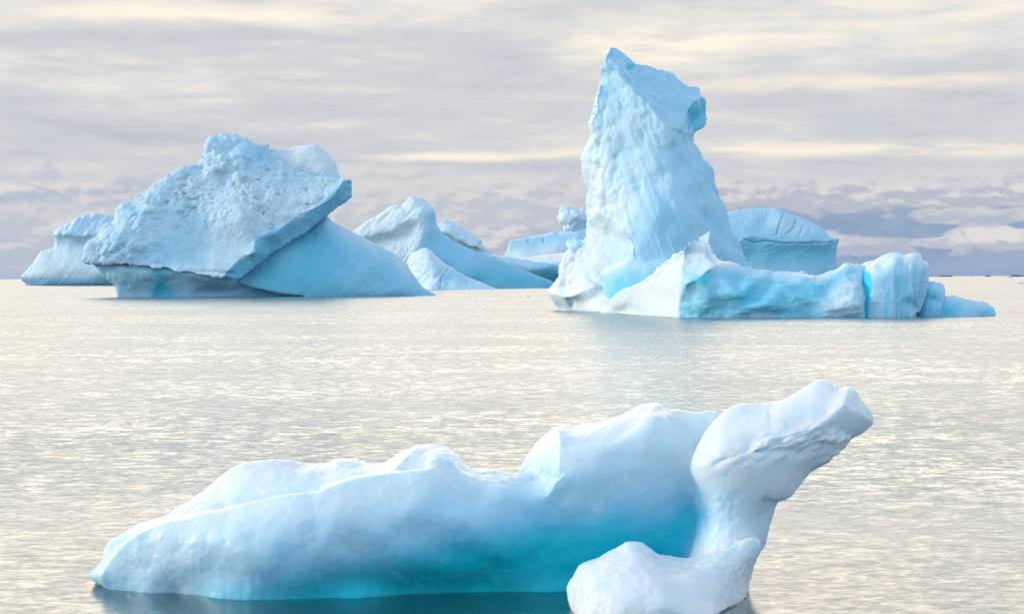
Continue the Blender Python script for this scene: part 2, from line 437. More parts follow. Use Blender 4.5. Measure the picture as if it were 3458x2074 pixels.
def finish(o, disp=None, blue=None, dirt_shade=None):
    """disp(P, N, Q): metres along the normal; P metres, Q photo coordinates"""
    loc = np.array(o.matrix_world.translation) if o.parent is None else np.array(o.parent.location)
    if o.parent is None: loc = np.array(o.location)
    P = coords(o) + loc; N = normals(o); Q = project(P)
    if disp is not None:
        P = P + N * disp(P, N, Q)[:, None]
        o.data.vertices.foreach_set('co', (P - loc).ravel()); o.data.update()
    for nm, fn in (('blue', blue), ('dirt_shade', dirt_shade)):
        a = o.data.attributes.new(nm, 'FLOAT', 'POINT')
        v = np.zeros(len(P)) if fn is None else (np.full(len(P), fn) if isinstance(fn, (int, float)) else fn(P, N, Q))
        a.data.foreach_set('value', np.clip(v, 0, 1).astype(np.float32))
    return o
def thing(name, label, cat, px, py, D, group=None):
    o = bpy.data.objects.new(name, None); S.collection.objects.link(o)
    p = unproject(np.array([px], float), np.array([py], float), np.array([D], float))[0]
    o.location = (p[0], p[1], 0); o['label'] = label; o['category'] = cat
    if group: o['group'] = group
    return o
def part(parent, name, mat, P, T, disp=None, blue=0.0, dirt_shade=None):
    o = make_obj(name, P, T, mat, parent, parent.location); return finish(o, disp, blue, dirt_shade)
def tag(o, label, cat, group=None):
    o['label'] = label; o['category'] = cat
    if group: o['group'] = group
    return o
lerp = lambda a, b, m: a + (b - a) * m

# ================================================================== left iceberg
D0 = 832.0
TL = thing('iceberg', 'big iceberg with a tilted rubble-covered slab over a smooth blue ramp', 'iceberg', 750, 1005, D0)
slab_out = fr(1, [(152, 918, 90), (165, 870), (165, 815), (195, 775, 40), (245, 740), (255, 705), (300, 670), (350, 655), (362, 600), (385, 575), (405, 545), (480, 520, -60),
    (495, 485), (560, 470), (600, 420), (665, 390), (700, 355), (770, 330), (800, 300), (850, 290), (895, 285, -190), (905, 250), (930, 215), (935, 170), (955, 135), (965, 110),
    (1010, 88, -300), (1060, 97), (1110, 100), (1160, 95), (1200, 115), (1240, 140), (1290, 155), (1335, 155), (1360, 190, -260), (1400, 225), (1445, 280), (1540, 330),
    (1640, 365, -210), (1720, 375), (1810, 385, -170), (1877, 395, -170), (1879, 450), (1877, 500, -190), (1740, 610), (1600, 720, -60), (1400, 850, 20), (1270, 940, 70), (1200, 1000),
    (1155, 1033, 130), (1050, 1024, 175), (960, 1008, 175), (850, 992), (750, 985), (700, 965, 165), (600, 965), (560, 952), (480, 948), (400, 938), (300, 938, 130), (210, 935), (165, 930)], D0)
edgeA = fr(1, [(1870, 397, -150), (1825, 402, -110), (1792, 455, -70), (1740, 520, -40), (1650, 572, -10), (1545, 612, 20), (1490, 655, 50), (1440, 692, 80), (1400, 728, 95), (1330, 756, 110), (1262, 768, 120),
    (1254, 800, 130), (1250, 862, 150), (1180, 888, 160), (1120, 940, 175), (1052, 1020, 190)], D0)
ctrl = fr(1, [(1200, 560, 60), (1240, 700, 130), (1180, 640, 130), (1330, 640, 50), (1200, 820, 110), (1000, 940, 165), (1100, 900, 145), (900, 880, 80), (750, 880, 90), (1000, 760, 40),
    (800, 700, 0), (600, 700, 60), (600, 850, 130), (450, 800, 150), (300, 820, 140), (260, 900, 150), (450, 900, 165), (620, 930, 165), (400, 700, 110), (500, 600, 60), (700, 500, -40), (900, 560, -30),
    (900, 420, -110), (1100, 460, -70), (1300, 500, -30), (1500, 500, -60), (1650, 450, -90), (1500, 400, -130), (1250, 340, -130), (1100, 250, -150), (1000, 180, -190), (1200, 200, -200), (1350, 300, -190),
    (980, 300, -150), (1150, 340, -110)], D0)
P, T = relief(D0, slab_out, ctrl, [edgeA], s=3.1, smooth=40, thick=210, tR=170, rr=7, jag=1.2)
RUB = [(150, 920), (165, 815), (245, 740), (255, 705), (350, 655), (362, 600), (480, 520), (600, 420), (700, 355), (850, 290), (935, 170), (1010, 85), (1160, 90), (1340, 150), (1450, 280), (1330, 420), (1180, 460), (1000, 400), (850, 430), (760, 540),
       (680, 640), (640, 760), (680, 880), (690, 960), (560, 950), (400, 938), (200, 938)]
def dsp(P, N, Q):
    rub = soft(Q, 1, RUB, 90)
    edge = soft(Q, 1, [(1890, 395), (1825, 402), (1650, 572), (1440, 692), (1262, 768), (1250, 862), (1120, 940), (1050, 1030), (1160, 1040), (1280, 945), (1610, 730), (1890, 510)], 14)
    sm = soft(Q, 1, [(700, 870), (950, 850), (1150, 700), (1180, 580), (1300, 700), (1260, 870), (1100, 1020), (800, 985), (690, 940)], 90)
    bm = np.clip(fbm(P, 14, 2, 88) + .45, .15, 1); big = facets(P, 8.0, 11, 2.0) * 2.0 + (facets(P, 4.2, 21, kind='round') * 1.15 + facets(P, 4.6, 22, 2.2) * 1.2) * bm + facets(P, 2.2, 23, kind='round') * 1.0 + facets(P, 1.2, 24, kind='round') * .35
    tiny = facets(P, 1.3, 31, kind='round') * .42 + fbm(P, 3.2, 4, 41) * .3
    ed = fbm(P, 7, 4, 51) * .55
    scar = -line(Q, 1, [(1120, 1000), (960, 985), (800, 985)], 12) * 1.0
    return rub * big + (1 - rub) * (1 - edge) * (1 - .75 * sm) * (tiny + fbm(P, 22, 3, 61) * .8) + edge * ed + scar
def blu(P, N, Q):
    v = np.full(len(P), .30)
    edge = soft(Q, 1, [(1890, 395), (1825, 402), (1650, 572), (1440, 692), (1262, 768), (1250, 862), (1120, 940), (1050, 1030), (1160, 1040), (1280, 945), (1610, 730), (1890, 510)], 14)
    v = lerp(v, .60, edge); rub = soft(Q, 1, RUB, 60)
    v = v + rub * np.clip(fbm(P, 9, 3, 77) - .1, 0, 1) * .16
    return v + line(Q, 1, [(820, 600), (900, 840), (700, 870)], 120) * .08
def drt(P, N, Q):
    up = soft(Q, 1, [(700, 400), (1250, 250), (1640, 380), (1800, 400), (1650, 570), (1440, 690), (1330, 720), (1200, 560), (850, 620), (650, 560)], 160)
    v = up * (np.clip(fbm(P, 2.6, 4, 91) + .12, 0, 1) * .45 + np.clip(fbm(P, 1.1, 2, 95) - .25, 0, 1) * 1.3 * (fbm(P, 12, 2, 96) > -.35)) * 1.15 + np.clip(fbm(P, 10, 3, 97), 0, 1) * .16
    for x, y, w in ((790, 552, 15), (1012, 614, 9), (1582, 568, 9), (1115, 290, 22), (1180, 350, 30)):
        v = np.maximum(v, line(Q, 1, [(x - w * .4, y - w * .2), (x + w * .4, y + w * .3)], w * .7) * (.85 if w < 20 else .25))
    v = np.maximum(v, line(Q, 1, [(165, 930), (400, 935), (640, 955)], 26) * .4)
    v = np.maximum(v, soft(Q, 1, [(150, 760), (280, 740), (300, 860), (180, 930)], 60) * .3)
    v = np.maximum(v, line(Q, 1, [(1240, 868), (1150, 905)], 22) * .35); v = np.maximum(v, line(Q, 1, [(1600, 590), (1430, 700), (1290, 765)], 14) * .3)  # darker lines along the lip of the cut face
    return v
part(TL, 'slab', ICE_LEFT, P, T, dsp, blu, drt)
# snowy hump behind the slab
P, T = relief(D0, fr(1, [(1300, 260, -330), (1350, 200), (1370, 194), (1460, 196), (1540, 180), (1600, 168), (1640, 166), (1690, 190), (1730, 225), (1770, 275), (1790, 320), (1795, 345), (1812, 385, -260), (1700, 470, -280), (1450, 400, -300)], D0),
    fr(1, [(1560, 240, -230), (1700, 290, -215), (1720, 350, -190), (1500, 300, -250)], D0), s=4.2, smooth=25, thick=190, tR=130, rr=10)
part(TL, 'snow_hump', ICE_LEFT, P, T, lambda P, N, Q: fbm(P * [1, 1, 2.2], 5, 4, 5) * .28 + facets(P, 1.6, 9, kind='round') * .2, .14)
# ramp
P, T = relief(D0, fr(1, [(1725, 622, -180), (1760, 662), (1880, 722, -260), (2000, 795), (2150, 875), (2235, 940, -330), (2275, 1005), (2335, 1080), (2426, 0, 'W', -330), (2428, 22, 'U', -330), (1900, 22, 'U', -60), (1640, 22, 'U', 0), (1560, 0, 'W', 10),
    (1470, 1136, 10), (1400, 1124, 12), (1330, 1106, 20), (1250, 1090, 5), (1160, 1062, -20), (1130, 1000, -60), (1300, 800, -120), (1560, 640, -260)], D0),
    fr(1, [(1640, 0, 'W', 10), (1900, 0, 'W', 0), (2150, 0, 'W', -100), (1700, 1060, 10), (1700, 900, -60), (1740, 760, -120), (1950, 1000, -60), (1450, 980, 0), (2150, 1040, -130), (2250, 1110, -180), (1400, 880, -60), (2050, 860, -230)], D0),
    [fr(1, [(1725, 640, -110), (1800, 790, -70), (1950, 930, -90), (2120, 1070, -170)], D0)], s=4.2, smooth=60, thick=300, tR=260, rr=14, keep=.0)
part(TL, 'ramp', ICE_LEFT, P, T, lambda P, N, Q: fbm(P, 26, 3, 5) * .6 + fbm(P * [1.5, 1.5, .5], 4, 3, 15) * .12 + grooves((Q[:, 0] * .8 + Q[:, 1] * .9) / 40, (Q[:, 1] - Q[:, 0]) / 200, 31) * .10 - line(Q, 1, [(1330, 940), (1450, 905), (1640, 865)], 5) * .5,
     lambda P, N, Q: .50 + fbm(P, 30, 3, 8) * .07 + soft(Q, 1, [(1150, 1100), (1350, 850), (1600, 720), (1900, 1000), (1700, 1150)], 300) * .12 - line(Q, 1, [(1725, 640), (2235, 945)], 60) * .15)
# pedestal under the slab
P, T = relief(D0, fr(1, [(205, 925, 60), (225, 955), (262, 1000, 40), (285, 1030), (325, 1058), (355, 1085, 25), (368, 1120), (372, 0, 'W', 30), (374, 22, 'U', 30), (900, 22, 'U', 40), (1600, 22, 'U', -170), (1600, 1080, -200), (1300, 960, -190), (1120, 960, -20), (900, 900, 60)], D0),
    fr(1, [(420, 960, 125), (600, 985, 150), (850, 1000, 150), (1000, 1035, 130), (605, 1060, 60), (420, 1060, 75), (350, 1010, 75), (420, 1120, 28), (600, 1120, 22), (600, 0, 'W', 30), (850, 0, 'W', 30), (760, 1100, 35), (880, 1080, 60), (950, 1070, 70),
    (1000, 1062, 60), (930, 1120, -30), (1100, 1120, -120), (1300, 1135, -110), (1050, 1075, 30), (1100, 1060, 10), (620, 1000, 125), (640, 1100, 20), (1300, 1080, -190)], D0),
    [fr(1, [(605, 965, 128), (608, 1010, 112), (628, 1050, 80), (605, 1085, 50), (600, 1110, 40), (612, 1150, 12)], D0)], s=4.2, smooth=14, thick=260, tR=220, rr=6)
def blu(P, N, Q):
    v = np.full(len(P), .45)
    v = lerp(v, .42, soft(Q, 1, [(200, 930), (600, 950), (600, 1160), (370, 1160), (270, 1010)], 30))
    v = lerp(v, .76, soft(Q, 1, [(606, 960), (660, 965), (680, 1010), (700, 1080), (740, 1120), (720, 1160), (612, 1160), (600, 1090), (628, 1050), (610, 1010)], 40))
    return v
part(TL, 'pedestal', ICE_LEFT, P, T, lambda P, N, Q: (facets(P, 9, 3) * 1.3 + fbm(P, 5, 3, 4) * .25) * soft(Q, 1, [(150, 900), (1200, 900), (1200, 1040), (900, 1060), (280, 1060)], 60) + fbm(P * [1.6, 1, .15], 3.0, 3, 2) * .22,
     blu, lambda P, N, Q: line(Q, 1, [(205, 930), (420, 945), (640, 965)], 14) * .4)

# ================================================================== far left iceberg
D0 = 2390.0
TB = thing('iceberg', 'distant pale iceberg with a fluted overhanging cap, behind the rubble-covered slab', 'iceberg', 200, 960, D0)
P, T = relief(D0, fr(2, [(212, 885, 0), (260, 830), (340, 740), (400, 655), (425, 620), (460, 605), (500, 598), (545, 580), (572, 548, -40), (577, 500), (572, 455), (565, 440, 0), (570, 395), (640, 350, -60), (750, 300), (850, 268), (900, 240), (930, 221, -120),
    (1000, 219), (1045, 226), (1080, 245), (1190, 250), (1300, 300, -160), (1400, 500, -160), (1400, 1010, 0), (290, 1010, -30), (282, 0, 'W', -40), (262, 945), (235, 922)], D0),
    fr(2, [(700, 650, 60), (600, 800, 120), (450, 850, 90), (900, 800, 160), (1100, 850, 180), (450, 700, 40), (700, 540, 20), (900, 560, 40), (300, 888, 40), (600, 885, 110), (1000, 885, 165), (300, 925, 20), (600, 930, 90), (1000, 930, 140),
    (400, 0, 'W', 30), (900, 0, 'W', 130), (900, 340, 0), (1000, 300, -50), (700, 480, 30), (900, 490, 50)], D0),
    [fr(2, [(572, 442, 10), (700, 432, 70), (780, 456, 80), (880, 448, 90), (960, 440, 100), (1060, 420, 100)], D0)], s=3.6, smooth=14, thick=300, tR=260, rr=8)
def dsp(P, N, Q):
    cap = soft(Q, 2, [(560, 445), (570, 390), (900, 220), (1200, 220), (1200, 430), (780, 455)], 20)
    x0, y0, s = FR[2]; u = (Q[:, 0] - x0) / s; v = (Q[:, 1] - y0) / s
    fl = grooves((u + v * .55) / 48.0, v / 260, 3)
    low = grooves((u + v * .4 + (v - 700) ** 2 / 900) / 40.0, v / 300, 5)
    return cap * fl * 2.0 + (1 - cap) * low * .22 + fbm(P, 20, 3, 9) * .5
part(TB, 'ice_body', ICE_FAR, P, T, dsp, lambda P, N, Q: lerp(lerp(np.full(len(P), .20), .34, soft(Q, 2, [(560, 445), (570, 380), (900, 210), (1200, 210), (1200, 560), (580, 560)], 80)), .42, soft(Q, 2, [(200, 890), (1400, 890), (1400, 1000), (200, 1000)], 20)))

# ================================================================== middle iceberg
D0 = 1400.0
TM = thing('iceberg', 'iceberg with a curling rounded crest and a long blue tail sweeping down to the water', 'iceberg', 1450, 975, D0)
P, T = relief(D0, fr(3, [(30, 570, -120), (105, 505, -80), (200, 440), (290, 380), (330, 372), (400, 310, -60), (470, 260), (540, 248), (564, 262), (620, 205), (668, 170, -60), (715, 183), (745, 180), (790, 205), (850, 262), (878, 312, -80), (881, 400), (900, 452),
    (950, 522, -120), (1060, 600), (1200, 662), (1370, 727, -240), (1500, 775), (1640, 832, -330), (1800, 900), (1950, 958, -380), (1990, 985), (1985, 0, 'W', -390), (1985, 14, 'U', -390), (1450, 14, 'U', -150), (700, 1064, 0), (100, 900, -60)], D0),
    fr(3, [(820, 330, 40), (830, 480, 60), (850, 620, 40), (950, 700, 20), (900, 800, 60), (1100, 800, -30), (1150, 920, 20), (1400, 900, -170), (1650, 950, -270), (1450, 1000, -140), (1450, 0, 'W', -150), (1300, 1030, -100), (1700, 0, 'W', -290),
    (620, 480, -10), (500, 560, -40), (400, 560, -70), (600, 640, 20), (300, 580, -70), (500, 700, 20), (640, 800, 60), (900, 950, 60), (560, 300, 0), (700, 240, -10), (450, 350, -10), (250, 470, -40), (650, 310, 40)], D0),
    [fr(3, [(170, 565, -20), (250, 545, 0), (290, 552, -5), (340, 520, 15), (440, 502, 30), (500, 485, 40), (560, 425, 55), (640, 390, 70), (720, 340, 80), (760, 312, 80)], D0),
     fr(3, [(768, 345, 75), (772, 430, 75), (755, 520, 80), (730, 600, 85), (722, 650, 90)], D0)], s=3.6, smooth=18, thick=360, tR=280, rr=12, keep=.75)
def dsp(P, N, Q):
    x0, y0, s = FR[3]; u = (Q[:, 0] - x0) / s; v = (Q[:, 1] - y0) / s
    fl = soft(Q, 3, [(150, 560), (500, 490), (760, 330), (760, 520), (700, 680), (640, 800), (480, 740)], 60)
    g = grooves((u * .9 + v * .3 + (v - 500) ** 2 / 900) / 13.0, v / 110, 2)
    top = soft(Q, 3, [(80, 520), (400, 280), (660, 150), (880, 300), (700, 360), (450, 500), (170, 565)], 40)
    tg = grooves((u * .8 + v * .8) / 26.0, v / 120, 6)
    return fl * g * .34 + top * (tg * .35 + fbm(P, 9, 4, 3) * .8) + fbm(P, 35, 3, 9) * .8
part(TM, 'curling_crest', ICE_FAR, P, T, dsp, lambda P, N, Q: lerp(lerp(np.full(len(P), .52), .16, soft(Q, 3, [(50, 560), (300, 300), (560, 200), (730, 150), (780, 300), (790, 480), (720, 660), (700, 900), (400, 800)], 60)), .24, soft(Q, 3, [(500, 230), (700, 150), (900, 250), (860, 330), (700, 280)], 80) )  # lit left flank painted paler than the blue right face
     + soft(Q, 3, [(900, 820), (1500, 850), (1950, 960), (1980, 1020), (1000, 1020)], 120) * .14)
# grooved lobe in front
P, T = relief(1330.0, fr(3, [(600, 820, -260), (645, 725), (700, 680, -120), (755, 655), (800, 649), (848, 680), (900, 740, -60), (955, 790), (1010, 815), (1080, 865), (1200, 930, -20), (1330, 982), (1462, 1036, 'w'), (1464, 1066, 'u', 1036), (830, 1072, 'u', 1040), (700, 1050, -60), (600, 950, -200)], 1330.0),
    fr(3, [(820, 760, 40), (760, 850, 0), (880, 850, 60), (950, 900, 100), (1000, 860, 50), (830, 1039, 'w'), (1100, 1038, 'w'), (1150, 980, 60), (800, 980, 60), (950, 980, 110)], 1330.0), s=3.6, smooth=22, thick=240, tR=160, rr=14)
def dsp(P, N, Q):
    x0, y0, s = FR[3]; u = (Q[:, 0] - x0) / s; v = (Q[:, 1] - y0) / s
    g = grooves((u * .75 + v * .66) / 40.0, v / 200, 2)
    m = soft(Q, 3, [(640, 880), (850, 800), (1000, 830), (960, 1050), (700, 1050)], 60)
    cr = -line(Q, 3, [(1000, 830), (930, 940), (920, 1035)], 7) * 2.2
    return m * g * .75 + fbm(P * [1, 1, 1.4], 3.2, 4, 4) * .35 + cr
part(TM, 'grooved_lobe', ICE_FAR, P, T, dsp, lambda P, N, Q: .24 + soft(Q, 3, [(880, 860), (1100, 850), (1500, 1050), (900, 1050)], 120) * .22)
# tail shelf on the right
P, T = relief(1500.0, fr(3, [(1250, 735, -100), (1372, 722, 0), (1450, 726), (1530, 730), (1610, 740), (1700, 757), (1800, 775), (1900, 787), (1980, 797), (2060, 806, 60), (2180, 815, 60), (2180, 1060, -120), (1500, 1060, -120), (1300, 900, -100)], 1500.0),
    fr(3, [(1600, 800, 60), (1800, 850, 90), (1950, 820, 100), (2000, 900, 40), (2050, 860, 90), (1960, 960, -20)], 1500.0), s=3.6, smooth=12, thick=300, tR=200, rr=8)
part(TM, 'shelf', ICE_FAR, P, T, lambda P, N, Q: fbm(P, 30, 3, 4) * .6, lambda P, N, Q: .36 + soft(Q, 3, [(1850, 770), (2200, 780), (2200, 1060), (1900, 1060)], 150) * .32)

# ================================================================== rocky chunk behind
D0 = 1900.0
TR = thing('iceberg', 'craggy peaked iceberg showing above the blue slope of the curling one', 'iceberg', 1570, 968, D0)
P, T = relief(D0, fr(3, [(820, 480, -60), (885, 400), (925, 397), (960, 385), (985, 375, 0), (1020, 395), (1060, 425), (1085, 442), (1110, 440), (1150, 470), (1200, 500), (1240, 525), (1290, 550, -40), (1315, 575), (1330, 612), (1370, 660), (1400, 690), (1452, 722, -80), (1500, 800, -60), (1500, 1010, 0), (850, 1010, 0)], D0),
    fr(3, [(960, 470, 40), (1050, 520, 50), (1150, 570, 60), (1250, 620, 60), (1180, 660, -10), (1280, 690, -10), (1100, 640, 0)], D0),
    [fr(3, [(930, 490, 45), (1050, 545, 60), (1120, 590, 66), (1200, 632, 66), (1300, 650, 50)], D0)], s=3.6, smooth=8, thick=200, tR=140, rr=6, jag=1.0)
part(TR, 'ice_body', ICE_FAR, P, T, lambda P, N, Q: facets(P, 16, 3) * 3.2 + facets(P, 7, 5) * 1.2, .28, lambda P, N, Q: line(Q, 3, [(930, 490), (1120, 600), (1300, 660)], 30) * .3)

# ================================================================== low iceberg with a knob, left of the tower
D0 = 1750.0
TK = thing('iceberg', 'low flat-topped iceberg carrying a lumpy grey knob, left of the tall tower', 'iceberg', 1850, 968, D0)
P, T = relief(D0, fr(3, [(1500, 760, -20), (1525, 728, 0), (1548, 685), (1558, 630), (1565, 605), (1582, 575, -20), (1620, 570), (1700, 555), (1790, 546), (1850, 540), (1890, 530), (1925, 510), (1960, 502), (2000, 506), (2080, 486, -60), (2130, 450), (2180, 410), (2205, 390), (2225, 395), (2290, 405, -80),
    (2420, 420, -80), (2420, 1010, 100), (1500, 1010, 100)], D0),
    fr(3, [(1650, 660, 20), (1850, 650, 40), (2050, 620, 50), (2200, 560, 20), (1700, 745, 90), (1900, 770, 110), (1800, 700, 60), (2200, 480, -20)], D0), s=3.6, smooth=16, thick=300, tR=220, rr=7)
part(TK, 'flat_body', ICE_FAR, P, T, lambda P, N, Q: fbm(P, 28, 4, 4) * .9 - (line(Q, 3, [(1880, 560), (1885, 600)], 5) + line(Q, 3, [(1745, 570), (1742, 600)], 5)) * 2 + soft(Q, 3, [(1900, 520), (2300, 380), (2300, 520), (1950, 540)], 30) * fbm(P, 9, 3, 8) * 1.2,
     lambda P, N, Q: lerp(np.full(len(P), .44), .15, soft(Q, 3, [(1550, 690), (1900, 650), (2300, 600), (2300, 780), (1550, 780)], 120)) - soft(Q, 3, [(1580, 570), (2100, 480), (2300, 400), (2300, 500), (2000, 520), (1700, 570)], 30) * .22)
P, T = relief(D0, fr(3, [(2080, 500, -60), (2060, 440), (2045, 428), (2032, 432), (2028, 400, -60), (2005, 385), (2000, 350), (2020, 335), (2030, 300), (2045, 268, -90), (2085, 257), (2130, 262), (2200, 285), (2255, 290), (2330, 296, -90), (2350, 480, -60), (2200, 520, -50)], D0),
    fr(3, [(2120, 350, 10), (2200, 360, 20), (2250, 330, -10), (2080, 400, 0), (2150, 430, 10)], D0), s=3.2, smooth=8, thick=100, tR=80, rr=7, jag=1.0)
part(TK, 'knob', ICE_FAR, P, T, lambda P, N, Q: facets(P, 9, 3) * 2.2 + facets(P, 4.5, 5, kind='round') * 1.4, .24, lambda P, N, Q: np.clip(fbm(P, 5, 3, 4), 0, 1) * .3 + .05)
P, T = relief(1640.0, fr(3, [(1600, 790, -40), (1680, 747, 0), (1760, 733), (1850, 720), (1970, 705), (2090, 692, -160), (2300, 680, -160), (2300, 1050, 100), (1650, 1050, 100)], 1640.0),
    fr(3, [(1850, 770, 80), (2050, 760, 80)], 1640.0), s=4.5, smooth=10, thick=200, tR=160, rr=8)
part(TK, 'snow_shelf', ICE_FAR, P, T, lambda P, N, Q: fbm(P, 30, 3, 4) * .5, .04)

# ================================================================== domed iceberg right of the tower
D0 = 900.0
TD = thing('iceberg', 'smooth blue domed iceberg with a curved undercut lip, right of the tall tower', 'iceberg', 2650, 991, D0)
P, T = relief(D0, fr(5, [(250, 240, -60), (430, 130, -80), (500, 115), (560, 109), (620, 105), (745, 103, -100), (770, 108), (800, 121), (870, 152), (900, 168), (960, 182, -80), (1060, 230), (1085, 250), (1110, 276), (1150, 312, -40), (1180, 316), (1195, 322), (1194, 345), (1182, 372, -60), (1174, 420),
    (1172, 455), (1178, 495), (1190, 520), (1205, 560, -60), (1210, 730, -40), (250, 740, -40)], D0),
    fr(5, [(600, 200, -20), (800, 200, 0), (900, 260, 20), (650, 270, 10), (1050, 300, 30), (600, 400, 14), (800, 420, 12), (1000, 420, 10), (1120, 420, -10), (700, 520, 30), (900, 520, 30), (1100, 520, 10), (900, 640, 60), (500, 230, -20), (900, 385, 18), (700, 370, 28)], D0),
    [fr(5, [(500, 345, 28), (545, 318, 30), (600, 300, 30), (655, 305, 34), (700, 328, 38), (800, 343, 42), (880, 350, 44), (980, 344, 44), (1060, 350, 36), (1110, 345, 28), (1150, 325, 5)], D0)], s=4.0, smooth=10, thick=320, tR=260, rr=12)
def dsp(P, N, Q):
    x0, y0, s = FR[5]; u = (Q[:, 0] - x0) / s; v = (Q[:, 1] - y0) / s
    w = vnoise(np.stack([u / 40, v / 60, v * 0], 1), 2)
    fan = soft(Q, 5, [(550, 330), (800, 350), (1180, 350), (1150, 430), (950, 470), (700, 440), (520, 420)], 40) * grooves((u * .5 + v * 1.0 + (u - 800) ** 2 / 900) / 14.0, u / 150, 4) * .12
    top = soft(Q, 5, [(430, 100), (760, 100), (760, 190), (430, 200)], 50) * np.sin((u + 9 * w) / 4.0) * .07
    cr = 0
    for L, k in (([(810, 150), (785, 220), (765, 290)], 1), ([(895, 190), (880, 240), (845, 280)], 1.3), ([(945, 235), (925, 290)], .8), ([(1005, 240), (985, 280)], .6)): cr = cr - line(Q, 5, L, 5) * k
    cr = cr - line(Q, 5, [(540, 322), (600, 352), (700, 335), (800, 352), (960, 352), (1140, 345)], 6) * .9
    return fan + top + cr + fbm(P, 16, 3, 7) * .35 + soft(Q, 5, [(1130, 300), (1200, 310), (1200, 370), (1150, 370)], 15) * facets(P, 2.5, 8) * .8
part(TD, 'ice_dome', ICE_LEFT, P, T, dsp, lambda P, N, Q: .47 + soft(Q, 5, [(520, 330), (800, 350), (1180, 350), (1150, 470), (550, 480)], 80) * .14 - soft(Q, 5, [(430, 100), (760, 100), (1000, 200), (1150, 320), (900, 330), (700, 200), (430, 180)], 60) * .08)
P, T = relief(700.0, fr(5, [(600, 720, 0), (760, 640), (870, 570), (885, 550), (915, 552), (930, 545), (950, 547), (970, 558), (1010, 580), (1130, 640), (1200, 720), (1200, 760), (600, 760)], 700.0), (), s=3.5, smooth=5, thick=60, tR=40, rr=8)
o = make_obj('ice_chunk', P, T, ICE_RIDGE, None, P.mean(0)); finish(o, lambda P, N, Q: facets(P, 2.0, 3) * .4, .12)
tag(o, 'small white ice lump peeking over the blue ridge in front of the domed iceberg', 'ice chunk')

# ================================================================== tall tower iceberg with its low ridge
D0 = 455.0
TT = thing('iceberg', 'tallest iceberg, a leaning blue tower with a low ridge stretching along the water', 'iceberg', 2300, 1060, 400)
out = fr(4, [(300, 1390, 120), (262, 1100, 0), (264, 1040, -20), (268, 960, -60), (264, 920), (268, 870), (258, 820), (262, 780), (254, 730), (250, 690), (246, 650), (248, 610, -70), (262, 575), (268, 530), (275, 500), (272, 470), (272, 430), (285, 400), (292, 360), (300, 320), (308, 270), (320, 240),
    (340, 212, -100), (338, 180), (337, 152, -90), (354, 143), (356, 118), (366, 92), (380, 62), (390, 49, -230), (410, 57), (430, 66), (455, 80), (480, 98), (500, 118), (522, 137), (560, 150), (600, 162, -330), (650, 172), (700, 188), (722, 206), (750, 222),
    (780, 242, -330), (800, 245), (820, 247), (840, 262), (852, 285), (864, 305), (872, 340, -200), (873, 375), (879, 418, -190), (864, 428), (862, 440), (850, 460), (832, 478), (820, 492, -120), (806, 497), (799, 507, -60), (804, 530), (820, 560), (835, 590), (850, 620), (870, 650), (893, 686, -40),
    (900, 715), (912, 745), (926, 775), (935, 800), (955, 825), (976, 857), (982, 885), (990, 920, -20), (1003, 960), (1020, 990), (1035, 1030), (1050, 1080), (1080, 1150, 40), (1150, 1220), (1180, 1330), (1180, 1450, 150), (400, 1450, 260)], D0)
ctrl = fr(4, [(300, 500, 10), (320, 420, 0), (330, 300, -20), (360, 450, 60), (400, 560, 90), (290, 620, 10), (340, 650, 80), (420, 700, 150), (300, 760, 20), (370, 800, 120), (460, 850, 210), (300, 880, 20), (450, 930, 220), (500, 500, 130), (600, 600, 190), (480, 350, 90), (700, 600, 190),
    (550, 780, 240), (700, 780, 270), (820, 700, 140), (850, 800, 170), (600, 950, 310), (780, 950, 310), (900, 950, 190), (950, 1060, 190), (700, 1100, 370), (850, 1150, 330), (560, 1080, 340), (600, 1250, 400), (900, 1300, 350), (400, 250, -10), (380, 180, -60),
    (650, 280, -130), (760, 330, -110), (600, 220, -220), (560, 240, -130), (700, 230, -230), (720, 400, -10), (800, 290, -200), (500, 170, -180), (430, 110, -190), (400, 140, -120), (750, 450, 60), (850, 370, -160), (830, 440, -140), (820, 480, -90),
    (760, 560, 130), (400, 1250, 150)], D0)
rid = [fr(4, [(352, 150, -60), (395, 168, -30), (432, 192, 0), (465, 235, 30), (500, 272, 60), (545, 312, 90), (585, 352, 115), (620, 395, 130), (655, 425, 140), (700, 455, 140), (745, 478, 110), (796, 490, -20)], D0),
       fr(4, [(868, 308, -190), (838, 312, -150), (808, 322, -90), (795, 350, -60), (768, 385, -30), (765, 410, -20), (775, 440, -20), (790, 478, -20)], D0),
       fr(4, [(272, 930, -20), (300, 912, 20), (340, 912, 70), (362, 920, 100), (378, 908, 130), (400, 922, 150), (425, 950, 200), (450, 980, 250), (480, 1010, 290), (500, 1050, 320), (500, 1100, 330)], D0),
       fr(4, [(340, 212, -60), (333, 260, -20), (318, 320, 0), (310, 380, 10), (288, 440, 10)], D0)]
ctrl += fr(4, [(290, 1000, 10), (340, 1000, 50), (390, 990, 80), (440, 1030, 150), (330, 1100, 80), (400, 1090, 140), (290, 1130, 60), (300, 1180, 90), (450, 1110, 210)], D0)
P, T = relief(D0, out, ctrl, rid, s=3.2, smooth=14, thick=420, tR=300, rr=8, jag=.8)
TOP = [(340, 140), (390, 40), (520, 135), (720, 200), (820, 245), (880, 300), (840, 312), (800, 330), (765, 390), (780, 480), (740, 475), (650, 420), (580, 350), (500, 270), (430, 190)]
CAVE = [(840, 312), (808, 322), (795, 350), (766, 388), (768, 440), (795, 500), (830, 485), (890, 430), (880, 310)]
BOWL = [(255, 935), (300, 912), (380, 908), (425, 950), (480, 1010), (500, 1100), (430, 1200), (280, 1300), (240, 1100)]
